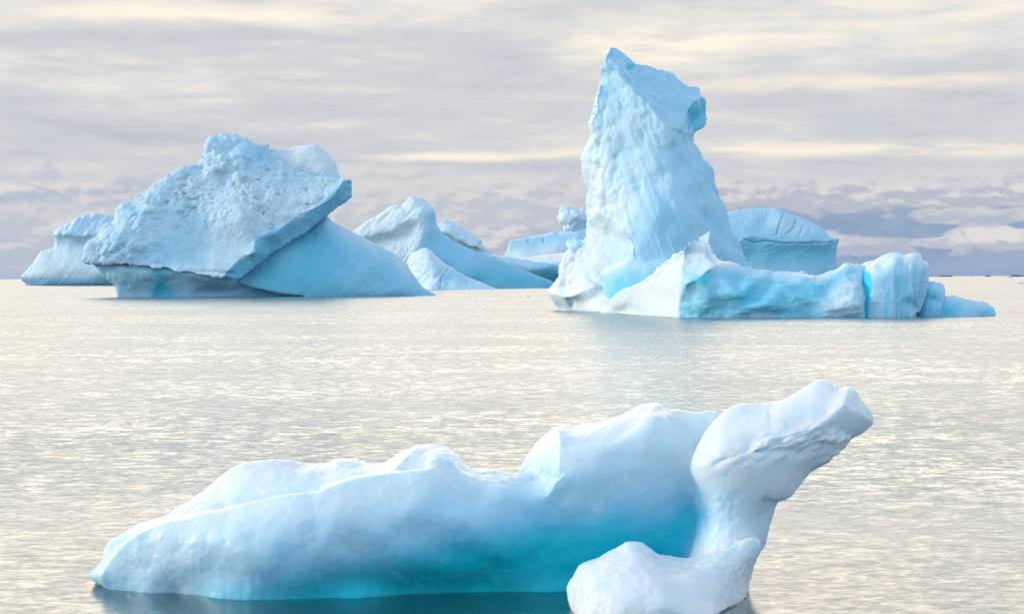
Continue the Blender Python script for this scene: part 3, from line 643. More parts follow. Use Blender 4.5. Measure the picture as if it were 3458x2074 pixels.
def dsp(P, N, Q):
    bowl = soft(Q, 4, BOWL, 25); top = soft(Q, 4, TOP, 14); cave = soft(Q, 4, CAVE, 8)
    low = soft(Q, 4, [(380, 1010), (1200, 980), (1200, 1450), (300, 1450)], 200)
    left = soft(Q, 4, [(240, 200), (350, 200), (400, 420), (480, 750), (470, 860), (400, 915), (250, 920)], 60)
    Pv = P * [1, 1, .75]
    Pd = np.stack([P[:, 0] + P[:, 2] * .25, P[:, 1], P[:, 2] * .72], 1)
    fm = np.clip(fbm(P * [1, 1, .6], 10, 3, 101) * 1.5 + .45, .08, 1); fr1 = facets(Pd, 6.5, 3, 1.8) * .42 + fm * (facets(Pd, 3.1, 13, 2.4) * .33 + facets(Pd * [1, 1, .6], 1.3, 14, 2.4) * .14) + fbm(Pd, 4, 4, 19, .6, True) * .10
    frl = facets(Pv, 3.6, 23, 2.2) * .65 + facets(Pv, 1.7, 33, 2.4) * .28
    tp = facets(P, 2.2, 43, 1.5) * .8 + facets(P, 1.1, 53, kind='round') * .35 + fbm(P, 5, 3, 5) * .5
    body = (1 - bowl) * (1 - top) * (1 - cave)
    veil = np.clip(line(Q, 4, [(440, 200), (520, 300), (600, 370), (660, 440), (700, 520)], 22) - top, 0, 1) * .5
    streak = fbm(np.stack([Q[:, 0] - (Q[:, 1]) * .42, Q[:, 1] * .10, Q[:, 0] * 0], 1), 22, 4, 91, .6)
    return body * ((1 - .72 * low) * (fr1 * (1 - left) + frl * left) + streak * .11 + fbm(P, 12, 3, 7) * .8) + top * tp + cave * facets(P, 4.2, 63, 3.5) * .45 + bowl * fbm(P, .8, 2, 71) * .07 + veil
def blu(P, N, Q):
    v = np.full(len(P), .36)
    v = lerp(v, .18, soft(Q, 4, [(240, 420), (330, 560), (400, 760), (470, 780), (470, 900), (520, 1060), (440, 1120), (300, 1400), (200, 1300), (240, 700)], 70))  # sunlit left side painted paler than the rest
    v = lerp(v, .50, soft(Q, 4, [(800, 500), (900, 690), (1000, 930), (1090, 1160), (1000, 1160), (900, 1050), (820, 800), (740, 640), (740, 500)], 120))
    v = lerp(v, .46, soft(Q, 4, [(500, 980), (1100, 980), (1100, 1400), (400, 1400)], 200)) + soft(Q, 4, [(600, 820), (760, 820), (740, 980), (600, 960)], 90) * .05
    v = lerp(v, .42, soft(Q, 4, TOP, 12)); v = lerp(v, .60, soft(Q, 4, CAVE, 8))  # shadowed top and overhang underside painted a deeper blue
    v = v + soft(Q, 4, [(470, 120), (520, 140), (505, 160), (480, 155)], 12) * .3
    return v + fbm(P, 9, 4, 4) * .035
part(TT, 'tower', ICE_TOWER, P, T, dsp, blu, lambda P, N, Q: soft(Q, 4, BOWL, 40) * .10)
# apron with a pointed lip
P, T = relief(D0, fr(4, [(335, 1190, 150), (352, 1172), (375, 1158), (410, 1142), (445, 1132, 260), (500, 1105, 280), (600, 1080, 260), (800, 1080, 240), (1000, 1200, 240), (1180, 1400, 300), (385, 1430, 420), (372, 1340), (362, 1310), (363, 1275), (360, 1245, 260), (350, 1212)], D0),
    fr(4, [(400, 1180, 300), (460, 1170, 360), (550, 1150, 390), (700, 1150, 420), (420, 1230, 350), (500, 1260, 430), (400, 1300, 360), (650, 1250, 500), (800, 1250, 470)], D0), s=3.6, smooth=16, thick=240, tR=160, rr=8)
part(TT, 'pointed_lip', ICE_TOWER, P, T, lambda P, N, Q: fbm(P, 5, 4, 3) * .22, lambda P, N, Q: .40 + soft(Q, 4, [(360, 1210), (700, 1190), (700, 1350), (360, 1350)], 70) * .24 - line(Q, 4, [(335, 1188), (375, 1160), (450, 1134)], 22) * .3)
# rough lit foot on the left
P, T = relief(D0, fr(4, [(140, 1378, 'w'), (128, 1362), (108, 1345, -190), (92, 1325), (77, 1297), (80, 1280, -200), (88, 1262), (110, 1238), (130, 1218, -180), (136, 1180), (146, 1130), (150, 1105), (168, 1080, -150), (172, 1050), (176, 1026), (190, 1018), (205, 1003, -120), (213, 1012), (222, 1024), (236, 1022), (250, 1010),
    (262, 1006, -70), (272, 1030, -60), (290, 1120, 0), (325, 1225, 70), (352, 1258, 110), (364, 1290, 150), (385, 1330, 300), (420, 1385, 400), (420, 1420, 400), (142, 1420, -140)], D0),
    fr(4, [(150, 1280, -60), (180, 1200, -60), (220, 1150, -60), (250, 1200, 30), (230, 1280, 60), (200, 1080, -80), (240, 1060, -80), (150, 1375, -128), (250, 1383, 60), (330, 1385, 300), (230, 1340, 30), (310, 1320, 130), (170, 1340, -110)], D0),
    [fr(4, [(95, 1290, -140), (150, 1312, -20), (190, 1310, 40), (240, 1290, 90), (285, 1268, 130), (310, 1258, 140), (345, 1262, 140)], D0), fr(4, [(150, 1120, -110), (140, 1200, -100), (128, 1270, -80), (150, 1310, -20), (190, 1375, -30)], D0)], s=3.4, smooth=7, thick=300, tR=200, rr=8, jag=1.0)
def dsp(P, N, Q):
    up = soft(Q, 4, [(130, 990), (270, 990), (270, 1100), (180, 1260), (110, 1260)], 50)
    return up * (facets(P, 2.0, 3, 2.0) * .8 + facets(P, .9, 5, kind='round') * .25) + (1 - up) * fbm(P, .9, 3, 5) * .06 + fbm(P, 7, 3, 8) * .5
part(TT, 'rough_foot', ICE_TOWER, P, T, dsp, lambda P, N, Q: .11 + soft(Q, 4, [(175, 1000), (275, 1000), (265, 1060), (180, 1090)], 30) * .28 + soft(Q, 4, [(75, 1290), (140, 1300), (180, 1390), (120, 1390)], 40) * .1,
     lambda P, N, Q: soft(Q, 4, [(150, 1310), (290, 1258), (360, 1262), (420, 1400), (150, 1400)], 40) * .10)  # undercut below the lip: shade painted as a darker tone
# low ridge
D0 = 376.0
lit = lambda x: -1425 + 3.36 * (x - 330)
o4 = [(342, 1390, 'w'), (331, 1378, lit(320)), (331, 1350, lit(322)), (336, 1328), (345, 1302, lit(340)), (358, 1307), (372, 1316, lit(372)), (387, 1325, lit(385)), (410, 1300), (440, 1277, lit(440)), (470, 1265), (500, 1256), (530, 1240), (562, 1220, lit(560)), (590, 1200), (612, 1175), (620, 1163), (630, 1160),
      (650, 1137, lit(640)), (670, 1122), (686, 1110), (700, 1096), (722, 1090), (750, 1078), (772, 1058, lit(740)), (778, 1038), (800, 1028), (830, 1005, -230), (855, 990), (884, 974, -180), (893, 985), (894, 1005), (887, 1030), (893, 1055), (903, 1075, -160), (920, 1098), (940, 1118), (985, 1128), (1030, 1143)]
o5 = [(520, 512, -180), (620, 535), (750, 550), (890, 554, -150), (940, 560), (1045, 564), (1080, 552), (1100, 545), (1150, 530), (1198, 517), (1215, 505), (1238, 488, -120), (1262, 485), (1290, 490), (1320, 484), (1350, 487, -120), (1400, 500, -100), (1410, 700, -60), (1385, 0, 'W', 120), (1385, 24, 'U', 120), (1000, 24, 'U', 120), (700, 24, 'U', 70), (400, 24, 'U', 10), (88, 24, 'U', -80)]
out = fr(4, o4, D0) + fr(5, o5, D0) + fr(4, [(342, 1430, 'u', 1390)], D0)
ctrl = fr(5, [(180, 620, 0), (300, 700, 60), (400, 600, 20), (250, 500, -60), (280, 400, -110), (350, 480, -60), (500, 700, 110), (600, 620, 60), (700, 780, 150), (520, 800, 100), (800, 650, 60), (900, 720, 130), (850, 820, 100), (1000, 620, 20), (1050, 750, 150), (1150, 620, 20), (1180, 800, 190), (1250, 560, 10),
    (1300, 700, 170), (1250, 680, 110), (1340, 600, 50), (1350, 780, 190), (400, 0, 'W', 20), (700, 0, 'W', 70), (1000, 0, 'W', 115), (1300, 0, 'W', 140), (220, 0, 'W', -30), (640, 700, 40), (950, 600, -20), (1120, 700, 60)], D0)
ctrl += fr(4, [(500, 1330, lit(490)), (600, 1300, lit(595)), (680, 1250, lit(680)), (450, 1393, 'w'), (600, 1404, 'w'), (700, 1180, lit(690)), (400, 1360, lit(395))], D0)
lit2 = 0
rid = [fr(4, [(812, 1030, -180), (790, 1050, -150), (768, 1085, -120), (752, 1120, -110), (743, 1170, -105), (736, 1240, -100), (731, 1330, -95), (727, 1412, 'w')], D0),
       fr(5, [(300, 520, 10), (330, 560, -20), (335, 700, 40)], D0), fr(5, [(130, 640, 0), (220, 590, 40), (300, 525, 10), (380, 490, -60)], D0)]
P, T = relief(D0, out, ctrl, rid, s=3.6, smooth=9, thick=420, tR=240, rr=9, jag=.8, keep=.8)
def dsp(P, N, Q):
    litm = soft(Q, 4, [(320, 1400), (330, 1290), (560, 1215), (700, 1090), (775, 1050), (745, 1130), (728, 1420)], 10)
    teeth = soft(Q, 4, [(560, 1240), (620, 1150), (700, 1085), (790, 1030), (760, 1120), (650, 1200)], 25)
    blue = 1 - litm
    return litm * fbm(P, .55, 2, 3) * .05 + teeth * facets(P * [1, 1, .5], 1.3, 9, 2) * .6 + blue * (facets(P * [.6, 1, 1], 3.6, 19, 1.6) * .38 + fbm(P * [.5, 1, 1.1], 2.6, 4, 29) * .28) + fbm(P, 9, 3, 5) * .3 * blue
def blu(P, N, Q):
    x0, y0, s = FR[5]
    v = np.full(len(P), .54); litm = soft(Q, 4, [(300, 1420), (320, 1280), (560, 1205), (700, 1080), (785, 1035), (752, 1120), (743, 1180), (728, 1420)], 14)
    q = np.stack([Q[:, 0] * .6 + Q[:, 1] * .35, Q[:, 1] - Q[:, 0] * .25, Q[:, 0] * 0], 1)
    v = v + .03 + fbm(q, 60, 5, 4, .6) * .05 + fbm(P * [.4, 1, 1], 5, 4, 9) * .04
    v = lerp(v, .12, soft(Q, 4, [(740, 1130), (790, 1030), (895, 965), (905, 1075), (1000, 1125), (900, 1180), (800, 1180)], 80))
    v = v - line(Q, 5, [(380, 475), (520, 525), (750, 560), (1040, 575), (1240, 500), (1350, 490)], 34) * .26
    v = v + soft(Q, 5, [(170, 620), (290, 530), (330, 580), (250, 640)], 30) * .25
    v = lerp(v, .30, soft(Q, 5, [(1120, 700), (1230, 590), (1370, 560), (1375, 870), (1100, 870), (1050, 780)], 50))
    v = lerp(v, .25, soft(Q, 5, [(500, 870), (720, 825), (740, 870)], 20))
    return lerp(v, .17, litm)  # sunlit face whitened in the ice colour itself
def drt(P, N, Q):
    v = np.clip(fbm(np.stack([Q[:, 0] + Q[:, 1] * .7, Q[:, 1], Q[:, 0] * 0], 1), 55, 3, 44), 0, 1) * .05
    v = v + soft(Q, 5, [(1060, 570), (1220, 600), (1240, 640), (1210, 690), (1140, 640), (1080, 600)], 50) * .13 + soft(Q, 5, [(840, 640), (920, 680), (900, 780), (800, 780)], 60) * .08 + line(Q, 5, [(1240, 540), (1320, 660)], 14) * .3
    return v * (1 - soft(Q, 4, [(300, 1420), (320, 1280), (700, 1080), (800, 1035), (728, 1420)], 14))
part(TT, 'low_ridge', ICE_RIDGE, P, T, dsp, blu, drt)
# fluted block, stump and tail
def flut(x0f, rate, amp, k=5):
    def f(P, N, Q):
        x0, y0, s = FR[k]; u = (Q[:, 0] - x0) / s; v = (Q[:, 1] - y0) / s
        c = (u - x0f) * (1 + (v - 640) * .00055)
        n = vnoise(np.stack([c / rate, v * .0012, v * 0], 1), 3) + .5 * vnoise(np.stack([c / rate * 2.3, v * .002, v * 0 + 3], 1), 5) + .3 * vnoise(np.stack([c / rate * 5, v * .004, v * 0 + 3], 1), 6)
        low = np.clip((v - 480) / 200, 0, 1)
        return -np.clip(.35 - np.abs(n), 0, 1) * amp * low * 2.2 + fbm(P, 2.6, 4, 8) * .13 + fbm(P, .5, 2, 9) * .03
    return f
P, T = relief(D0, fr(5, [(1340, 500, -200), (1375, 480), (1440, 466, -160), (1470, 450), (1500, 430), (1535, 418), (1570, 413), (1605, 413), (1628, 416), (1645, 428, -150), (1655, 428), (1675, 420), (1710, 418), (1745, 420), (1760, 430), (1769, 447, -140), (1772, 468), (1790, 474), (1812, 492), (1822, 510, -130),
    (1824, 550), (1818, 600), (1813, 650, -90), (1803, 700), (1790, 745), (1765, 815), (1746, 0, 'W', 10), (1740, 22, 'U', 10), (1600, 22, 'U', 150), (1420, 22, 'U', 120), (1340, 910, 20), (1330, 700, -20)], D0),
    fr(5, [(1375, 700, 60), (1420, 700, 120), (1430, 600, 80), (1440, 520, 0), (1500, 560, 90), (1500, 750, 140), (1620, 560, 100), (1620, 750, 145), (1700, 700, 125), (1710, 500, 20), (1745, 600, 50), (1770, 700, 10), (1600, 460, 0), (1370, 860, 70), (1415, 0, 'W', 110), (1550, 0, 'W', 160), (1700, 0, 'W', 110), (1380, 580, 20), (1660, 480, -40)], D0),
    [fr(5, [(1646, 432, -120), (1662, 480, -10), (1672, 600, 70)], D0), fr(5, [(1770, 450, -130), (1776, 540, -20), (1768, 680, 20)], D0)], s=3.4, smooth=8, thick=380, tR=220, rr=12, jag=.5, keep=.6)
part(TT, 'fluted_block', ICE_RIDGE, P, T, flut(1560, 62, .8), lambda P, N, Q: lerp(.40 + soft(Q, 5, [(1450, 500), (1830, 500), (1800, 870), (1450, 870)], 120) * .12 - soft(Q, 5, [(1400, 400), (1830, 400), (1830, 520), (1400, 520)], 80) * .18, .92, soft(Q, 5, [(1340, 540), (1378, 540), (1412, 570), (1428, 640), (1410, 720), (1396, 760), (1392, 870), (1340, 870)], 16))
     + np.clip(fbm(np.stack([Q[:, 0], Q[:, 1] * .06, Q[:, 0] * 0], 1), 13, 3, 8), -.5, 1) * .12)
P, T = relief(D0, fr(5, [(1740, 640, -260), (1800, 625), (1830, 617), (1860, 616), (1892, 619, -200), (1908, 630), (1922, 642), (1928, 665), (1929, 700, -200), (1924, 740), (1918, 790), (1908, 830), (1902, 0, 'W', -120), (1900, 20, 'U', -120), (1830, 20, 'U', -40), (1730, 20, 'U', -120)], D0),
    fr(5, [(1830, 700, -90), (1880, 700, -80), (1870, 800, -30), (1800, 750, -110), (1860, 0, 'W', -30), (1790, 0, 'W', -60), (1905, 760, -130)], D0), s=3.4, smooth=10, thick=260, tR=160, rr=12)
part(TT, 'stump', ICE_RIDGE, P, T, flut(1850, 46, .5), lambda P, N, Q: .62 - soft(Q, 5, [(1740, 600), (1940, 600), (1940, 660), (1740, 660)], 40) * .22 - line(Q, 5, [(1925, 650), (1905, 860)], 26) * .2 + fbm(P, 2, 3, 3) * .05)
P, T = relief(D0, fr(5, [(1880, 740, -240), (1925, 724), (1950, 716), (1990, 714), (2010, 718, -200), (2050, 734), (2100, 742), (2150, 746), (2195, 750), (2220, 760, -200), (2234, 775), (2240, 785), (2262, 798), (2272, 815, -180), (2278, 835), (2278, 0, 'W', -140), (2276, 18, 'U', -140), (2100, 18, 'U', -60), (1880, 18, 'U', -80)], D0),
    fr(5, [(1960, 800, -70), (2030, 800, -90), (2150, 800, -90), (2220, 800, -110), (1960, 0, 'W', -50), (2150, 0, 'W', -70), (2000, 750, -140), (1930, 800, -100)], D0), s=3.4, smooth=8, thick=260, tR=140, rr=10)
part(TT, 'tail', ICE_RIDGE, P, T, flut(2000, 30, .22), lambda P, N, Q: .48 + soft(Q, 5, [(1900, 770), (2020, 770), (2020, 870), (1900, 870)], 50) * .2 - soft(Q, 5, [(1930, 700), (2280, 740), (2280, 790), (1930, 750)], 30) * .14)

# ================================================================== near iceberg
D0 = 48.0
def w67(k, a): return fr(k, a, D0)
body = w67(6, [(170, 890, 'w'), (140, 868, -300), (108, 845), (90, 820, -330), (95, 806), (112, 788), (135, 755), (156, 722, -340), (156, 690), (165, 665), (185, 635), (212, 608, -380), (250, 580), (290, 550), (318, 530), (345, 510), (385, 498), (430, 490, -420), (475, 478), (520, 465), (545, 450), (562, 430), (590, 415),
    (622, 404, -450), (655, 378), (690, 350), (725, 318), (762, 288), (805, 255), (850, 226, -480), (890, 202), (930, 186), (1000, 170), (1060, 163), (1120, 160), (1165, 163), (1200, 170), (1260, 181, -470), (1330, 183), (1400, 185), (1440, 170), (1480, 155), (1520, 148), (1575, 148), (1605, 156), (1650, 188, -460), (1710, 192), (1735, 182),
    (1762, 168), (1830, 128), (1900, 95), (1940, 86), (1980, 83), (2030, 82), (2062, 86), (2090, 98), (2112, 112), (2140, 130), (2160, 150, -380), (2175, 178), (2205, 195), (2240, 220, -330), (2290, 222), (2345, 216), (2370, 228), (2400, 240, -280)])
body += w67(7, [(0, 616), (50, 622), (94, 625, -330), (98, 600), (112, 575), (132, 548), (165, 495), (200, 440, -380), (235, 402), (272, 368), (295, 348), (322, 332), (345, 326), (372, 327, -380), (425, 334), (480, 335), (540, 322), (600, 305), (660, 286), (720, 264), (760, 240), (800, 215, -400), (830, 200), (862, 190), (930, 183),
    (958, 183), (976, 192), (984, 208), (992, 225), (1030, 223), (1062, 225), (1120, 236), (1180, 245), (1240, 243), (1290, 252), (1330, 265, -380), (1480, 330), (1560, 600, -300), (1560, 900, -200), (1520, 1150, -150), (1490, 1390, -60), (1480, 1800, 100), (400, 1800, 150)])
body += w67(6, [(1500, 1300, 330), (900, 1300, 400), (500, 1300, 150), (190, 1250, -200)])
bc = w67(6, [(400, 915, 'w'), (600, 908, 'w'), (700, 930, 'w'), (830, 950, 'w'), (950, 955, 'w'), (1150, 950, 'w'), (1400, 940, 'w'), (1900, 915, 'w'), (2400, 902, 'w'), (300, 760, -160), (300, 850, -190), (450, 800, -60), (600, 650, 20), (600, 800, 0), (750, 700, 80), (760, 830, 40), (800, 580, 90), (960, 560, 130), (950, 680, 190),
    (1150, 540, 170), (1300, 480, 160), (1150, 650, 230), (1400, 600, 210), (1350, 720, 195), (1100, 800, 185), (1300, 820, 165), (1500, 500, 170), (1600, 420, 110), (1700, 600, 170), (1600, 750, 125), (1900, 450, 150), (2000, 600, 130), (1900, 750, 125), (2200, 500, 110), (2300, 650, 80), (2200, 800, 10), (1600, 850, 50),
    (500, 560, -60), (700, 500, 0), (760, 400, -330), (850, 340, -340), (1000, 330, -280), (1000, 260, -370), (1200, 300, -240), (1300, 290, -180), (1400, 270, -260), (1550, 240, -290), (1250, 230, -360), (1850, 180, -260), (1930, 130, -220), (2050, 130, -330), (2100, 180, -240), (2060, 210, -150), (1700, 230, -230), (2250, 260, -130), (2400, 330, 10),
    (350, 545, -340)])
bc += w67(7, [(200, 560, -240), (250, 470, -180), (300, 600, -40), (420, 450, -40), (600, 400, -20), (600, 600, 60), (450, 640, 60), (800, 350, -60), (950, 260, -150), (900, 450, -20), (800, 600, 30), (1050, 450, -120), (1200, 330, -240), (1000, 700, -120), (700, 780, -10), (500, 800, 10), (900, 900, -200), (600, 1000, -120), (1100, 900, -260), (1000, 1100, -280),
    (300, 1000, -60), (200, 1300, -130), (600, 1250, -200), (1200, 1100, -230), (300, 760, -20), (280, 700, -60)])
CR = [(145, 830), (170, 750), (230, 670), (300, 610), (390, 555), (480, 512), (570, 482), (700, 460), (830, 438), (960, 415), (1100, 385), (1230, 362), (1360, 345), (1430, 318), (1500, 292), (1600, 268), (1720, 248), (1850, 232), (1960, 228)]
CD = [-300, -330, -330, -330, -310, -290, -270, -270, -280, -260, -220, -190, -170, -170, -170, -190, -170, -150, -130]
br = [w67(6, [(x - 6, y - 13, d) for (x, y), d in list(zip(CR, CD))[1:]]), w67(6, [(118, 800, -260), (145, 835, -220), (170, 880, -230)]), w67(6, [(145, 830, -215), (170, 750, -220), (230, 670, -190), (300, 610, -170), (390, 555, -130), (480, 512, -120), (570, 482, -100), (700, 460, -80), (830, 438, -60), (960, 415, -30), (1100, 385, 0), (1230, 362, 20), (1360, 345, 30), (1430, 318, 30), (1500, 292, 20), (1600, 268, 0), (1720, 248, -10), (1850, 232, -20), (1960, 228, -20), (2040, 262, 0)]),
      w67(6, [(1765, 240, -110), (1790, 195, -170), (1830, 150, -230), (1900, 100, -340)]), w67(6, [(1955, 205, -140), (1985, 165, -160), (2030, 148, -170), (2100, 170, -180), (2140, 200, -160)]),
      w67(7, [(330, 340, -300), (345, 430, -90), (340, 520, -20), (330, 600, 20)]), w67(7, [(260, 770, 0), (300, 690, 30), (350, 650, 40)])]
P1, T1 = relief(D0, body, bc, br, s=7, smooth=22, thick=760, tR=520, rr=22, rd=.8, keep=1.0)
# head arm reaching up to the right
head = w67(7, [(1330, 265, -60), (1355, 245), (1385, 228), (1415, 212), (1450, 200, -100), (1510, 187), (1560, 178), (1610, 172), (1660, 170, -80), (1700, 160), (1735, 148), (1780, 122), (1830, 95), (1870, 68), (1900, 50), (1918, 50), (1932, 42, -100), (1950, 54), (1975, 56), (1995, 66), (2015, 84), (2032, 105, -60), (2045, 100), (2062, 94),
    (2085, 92), (2102, 94), (2125, 105), (2145, 118, -40), (2175, 155), (2205, 195), (2230, 225), (2248, 250), (2258, 285, -120), (2260, 315), (2258, 342, -120), (2230, 365), (2200, 388), (2160, 412), (2126, 432, -60), (2120, 445), (2100, 462), (2075, 478), (2050, 490, 0), (2040, 505), (2022, 515), (2020, 535), (2005, 548), (1985, 568), (1950, 592), (1900, 620, 0),
    (1865, 655), (1830, 695), (1800, 720), (1770, 755), (1740, 780), (1710, 795), (1685, 799, 60), (1655, 796), (1625, 788), (1560, 770, 90), (1400, 800, 90), (1250, 760, 70), (1160, 700, 0), (1125, 655), (1110, 600, -20), (1130, 550), (1152, 500), (1180, 450), (1210, 395), (1245, 345), (1285, 300)])
hc = w67(7, [(1300, 420, 80), (1500, 300, 60), (1700, 250, 90), (1500, 420, 150), (1750, 330, 140), (1900, 200, 60), (1980, 280, 120), (1880, 365, 190), (1250, 560, 160), (1300, 650, 150), (1450, 620, 190), (1600, 600, 190), (1750, 600, 140), (1850, 560, 110), (1700, 700, 110), (1600, 730, 130), (2160, 300, 30), (2100, 380, 20), (2000, 350, 90),
    (2200, 240, -40), (1980, 110, -30), (1200, 620, 90), (1950, 500, 90), (1450, 720, 120), (2180, 380, -50)])
hr = [w67(7, [(2100, 96, -10), (2085, 150, 80), (2072, 205, 130), (1985, 285, 160), (1880, 365, 200)]), w67(7, [(2075, 205, 130), (2140, 245, 80), (2200, 285, 10), (2245, 325, -60)]),
      w67(7, [(1180, 600, 140), (1260, 570, 170), (1350, 535, 200), (1450, 505, 220), (1560, 480, 225), (1680, 480, 220), (1800, 470, 205), (1900, 455, 180), (2000, 440, 140), (2110, 430, 20)]),
      w67(7, [(1480, 470, 190), (1600, 420, 200), (1700, 392, 210), (1830, 385, 200), (1900, 372, 200), (1980, 372, 140), (2060, 400, 60), (2118, 428, 0)])]
P2, T2 = relief(D0, head, hc, hr, s=6, smooth=10, thick=520, tR=240, rr=16, rd=.8, keep=.85)
# column under the head
colm = w67(7, [(1160, 560, 0), (1140, 700, -60), (1155, 850, -120), (1150, 1000, -150), (1120, 1130, -120), (1090, 1300, 0), (1090, 1800, 120), (1490, 1800, 60), (1496, 1385, 'w'), (1500, 1300, -20), (1520, 1225), (1542, 1160, -40), (1570, 1120), (1592, 1085), (1605, 1055, -60), (1612, 1020), (1620, 990), (1628, 945), (1640, 880, -60), (1650, 840), (1662, 800, -40), (1690, 740, 0), (1600, 600, 60), (1350, 560, 60)])
cc = w67(7, [(1300, 700, 170), (1500, 750, 180), (1400, 660, 190), (1250, 640, 140), (1280, 850, 60), (1450, 850, 110), (1250, 1000, 60), (1400, 1000, 130), (1250, 1120, 150), (1450, 1120, 130), (1350, 1300, 250), (1550, 950, 20), (1560, 850, 60)])
P3, T3 = relief(D0, colm, cc, [], s=7, smooth=25, thick=480, tR=230, rr=14)
lobe = w67(7, [(388, 1330, 480), (400, 1290), (426, 1258), (438, 1225), (458, 1192), (485, 1175), (520, 1160), (560, 1140), (600, 1118), (650, 1090), (690, 1068), (728, 1035, 420), (755, 1024), (782, 1022), (815, 1026), (850, 1034), (878, 1050), (902, 1068), (945, 1103, 380), (990, 1112), (1040, 1122), (1070, 1140), (1105, 1145, 330), (1140, 1138),
    (1180, 1130), (1230, 1122), (1280, 1105), (1330, 1080), (1400, 1058), (1440, 1035), (1472, 1018), (1520, 1008, 180), (1545, 1022), (1560, 1045), (1570, 1080), (1563, 1120, 120), (1540, 1175), (1515, 1230), (1503, 1300), (1496, 1385, 'w'), (1470, 1410), (1440, 1432), (1385, 1466, 'w'), (1340, 1484, 'w'), (1250, 1530, 'w'), (1100, 1640, 800), (700, 1640, 900), (430, 1560, 700), (408, 1480, 'w'), (395, 1410, 520)])
lc = w67(7, [(500, 1300, 700), (650, 1200, 650), (780, 1120, 600), (700, 1400, 850), (900, 1300, 800), (1000, 1450, 900), (1100, 1250, 650), (1250, 1200, 520), (1200, 1400, 760), (1350, 1300, 520), (1450, 1150, 330), (1420, 1380, 400), (850, 1060, 470), (520, 1440, 760), (820, 1200, 700), (1000, 1170, 520), (1500, 1080, 230), (620, 1130, 520)])
lr = [w67(7, [(470, 1230, 560), (600, 1230, 660), (740, 1170, 650), (860, 1140, 620), (950, 1170, 600)])]
P4, T4 = relief(D0, lobe, lc, lr, s=7, smooth=14, thick=620, tR=300, rr=22, rd=.8, keep=.4)
tmp = []; off = 0; PP, TTt = [], []
for p, q in ((P1, T1), (P2, T2), (P3, T3), (P4, T4)): PP.append(p); TTt.append(q + off); off += len(p)
PP = np.concatenate(PP); TTt = np.concatenate(TTt); loc = np.array([PP[:, 0].mean(), PP[:, 1].mean(), 0.0])
o = make_obj('iceberg', PP, TTt, ICE_NEAR, None, loc)
md = o.modifiers.new('r', 'REMESH'); md.mode = 'VOXEL'; md.voxel_size = .04; md.use_smooth_shade = True
md = o.modifiers.new('s', 'SMOOTH'); md.factor = .5; md.iterations = 7
dg = bpy.context.evaluated_depsgraph_get(); nm = bpy.data.meshes.new_from_object(o.evaluated_get(dg)); o.modifiers.clear(); o.data = nm
if not nm.materials: nm.materials.append(ICE_NEAR)
nm.polygons.foreach_set('use_smooth', np.ones(len(nm.polygons), bool))
# melt-smooth joints between head, neck and body
Pn = coords(o) + loc; Qn = project(Pn)
jm = np.maximum(soft(Qn, 7, [(1080, 560), (1250, 600), (1420, 690), (1600, 760), (1560, 860), (1350, 880), (1180, 860), (1080, 760)], 110),
                soft(Qn, 7, [(1060, 620), (1180, 640), (1190, 900), (1170, 1130), (1080, 1160), (1040, 900)], 90) * .9) * (Pn[:, 1] < loc[1] + 2.2)
jm[(Qn[:, 0] - 1700) / .555 > 1590] = 0
ne = len(nm.edges); ev = np.zeros(ne * 2, np.int64); nm.edges.foreach_get('vertices', ev); ev = ev.reshape(-1, 2)
dgr = np.bincount(ev.ravel(), minlength=len(Pn)).astype(float)[:, None]; dgr[dgr == 0] = 1
for _ in range(140):
    acc = np.stack([np.bincount(ev[:, 0], Pn[ev[:, 1], c], len(Pn)) + np.bincount(ev[:, 1], Pn[ev[:, 0], c], len(Pn)) for c in range(3)], 1) / dgr
    Pn += (acc - Pn) * (jm * .9)[:, None]
nm.vertices.foreach_set('co', (Pn - loc).ravel()); nm.update()
TEAL = [(760, 905), (1000, 860), (1200, 800), (1500, 740), (1800, 650), (2050, 560), (2475, 480)]
from mathutils.kdtree import KDTree
kd = KDTree(len(PP)); cid = np.concatenate([np.full(len(p), i) for i, p in enumerate((P1, P2, P3, P4))])
for i, p in enumerate(PP): kd.insert(p, i)
kd.balance(); CID = np.array([cid[kd.find(p)[1]] for p in coords(o) + loc])
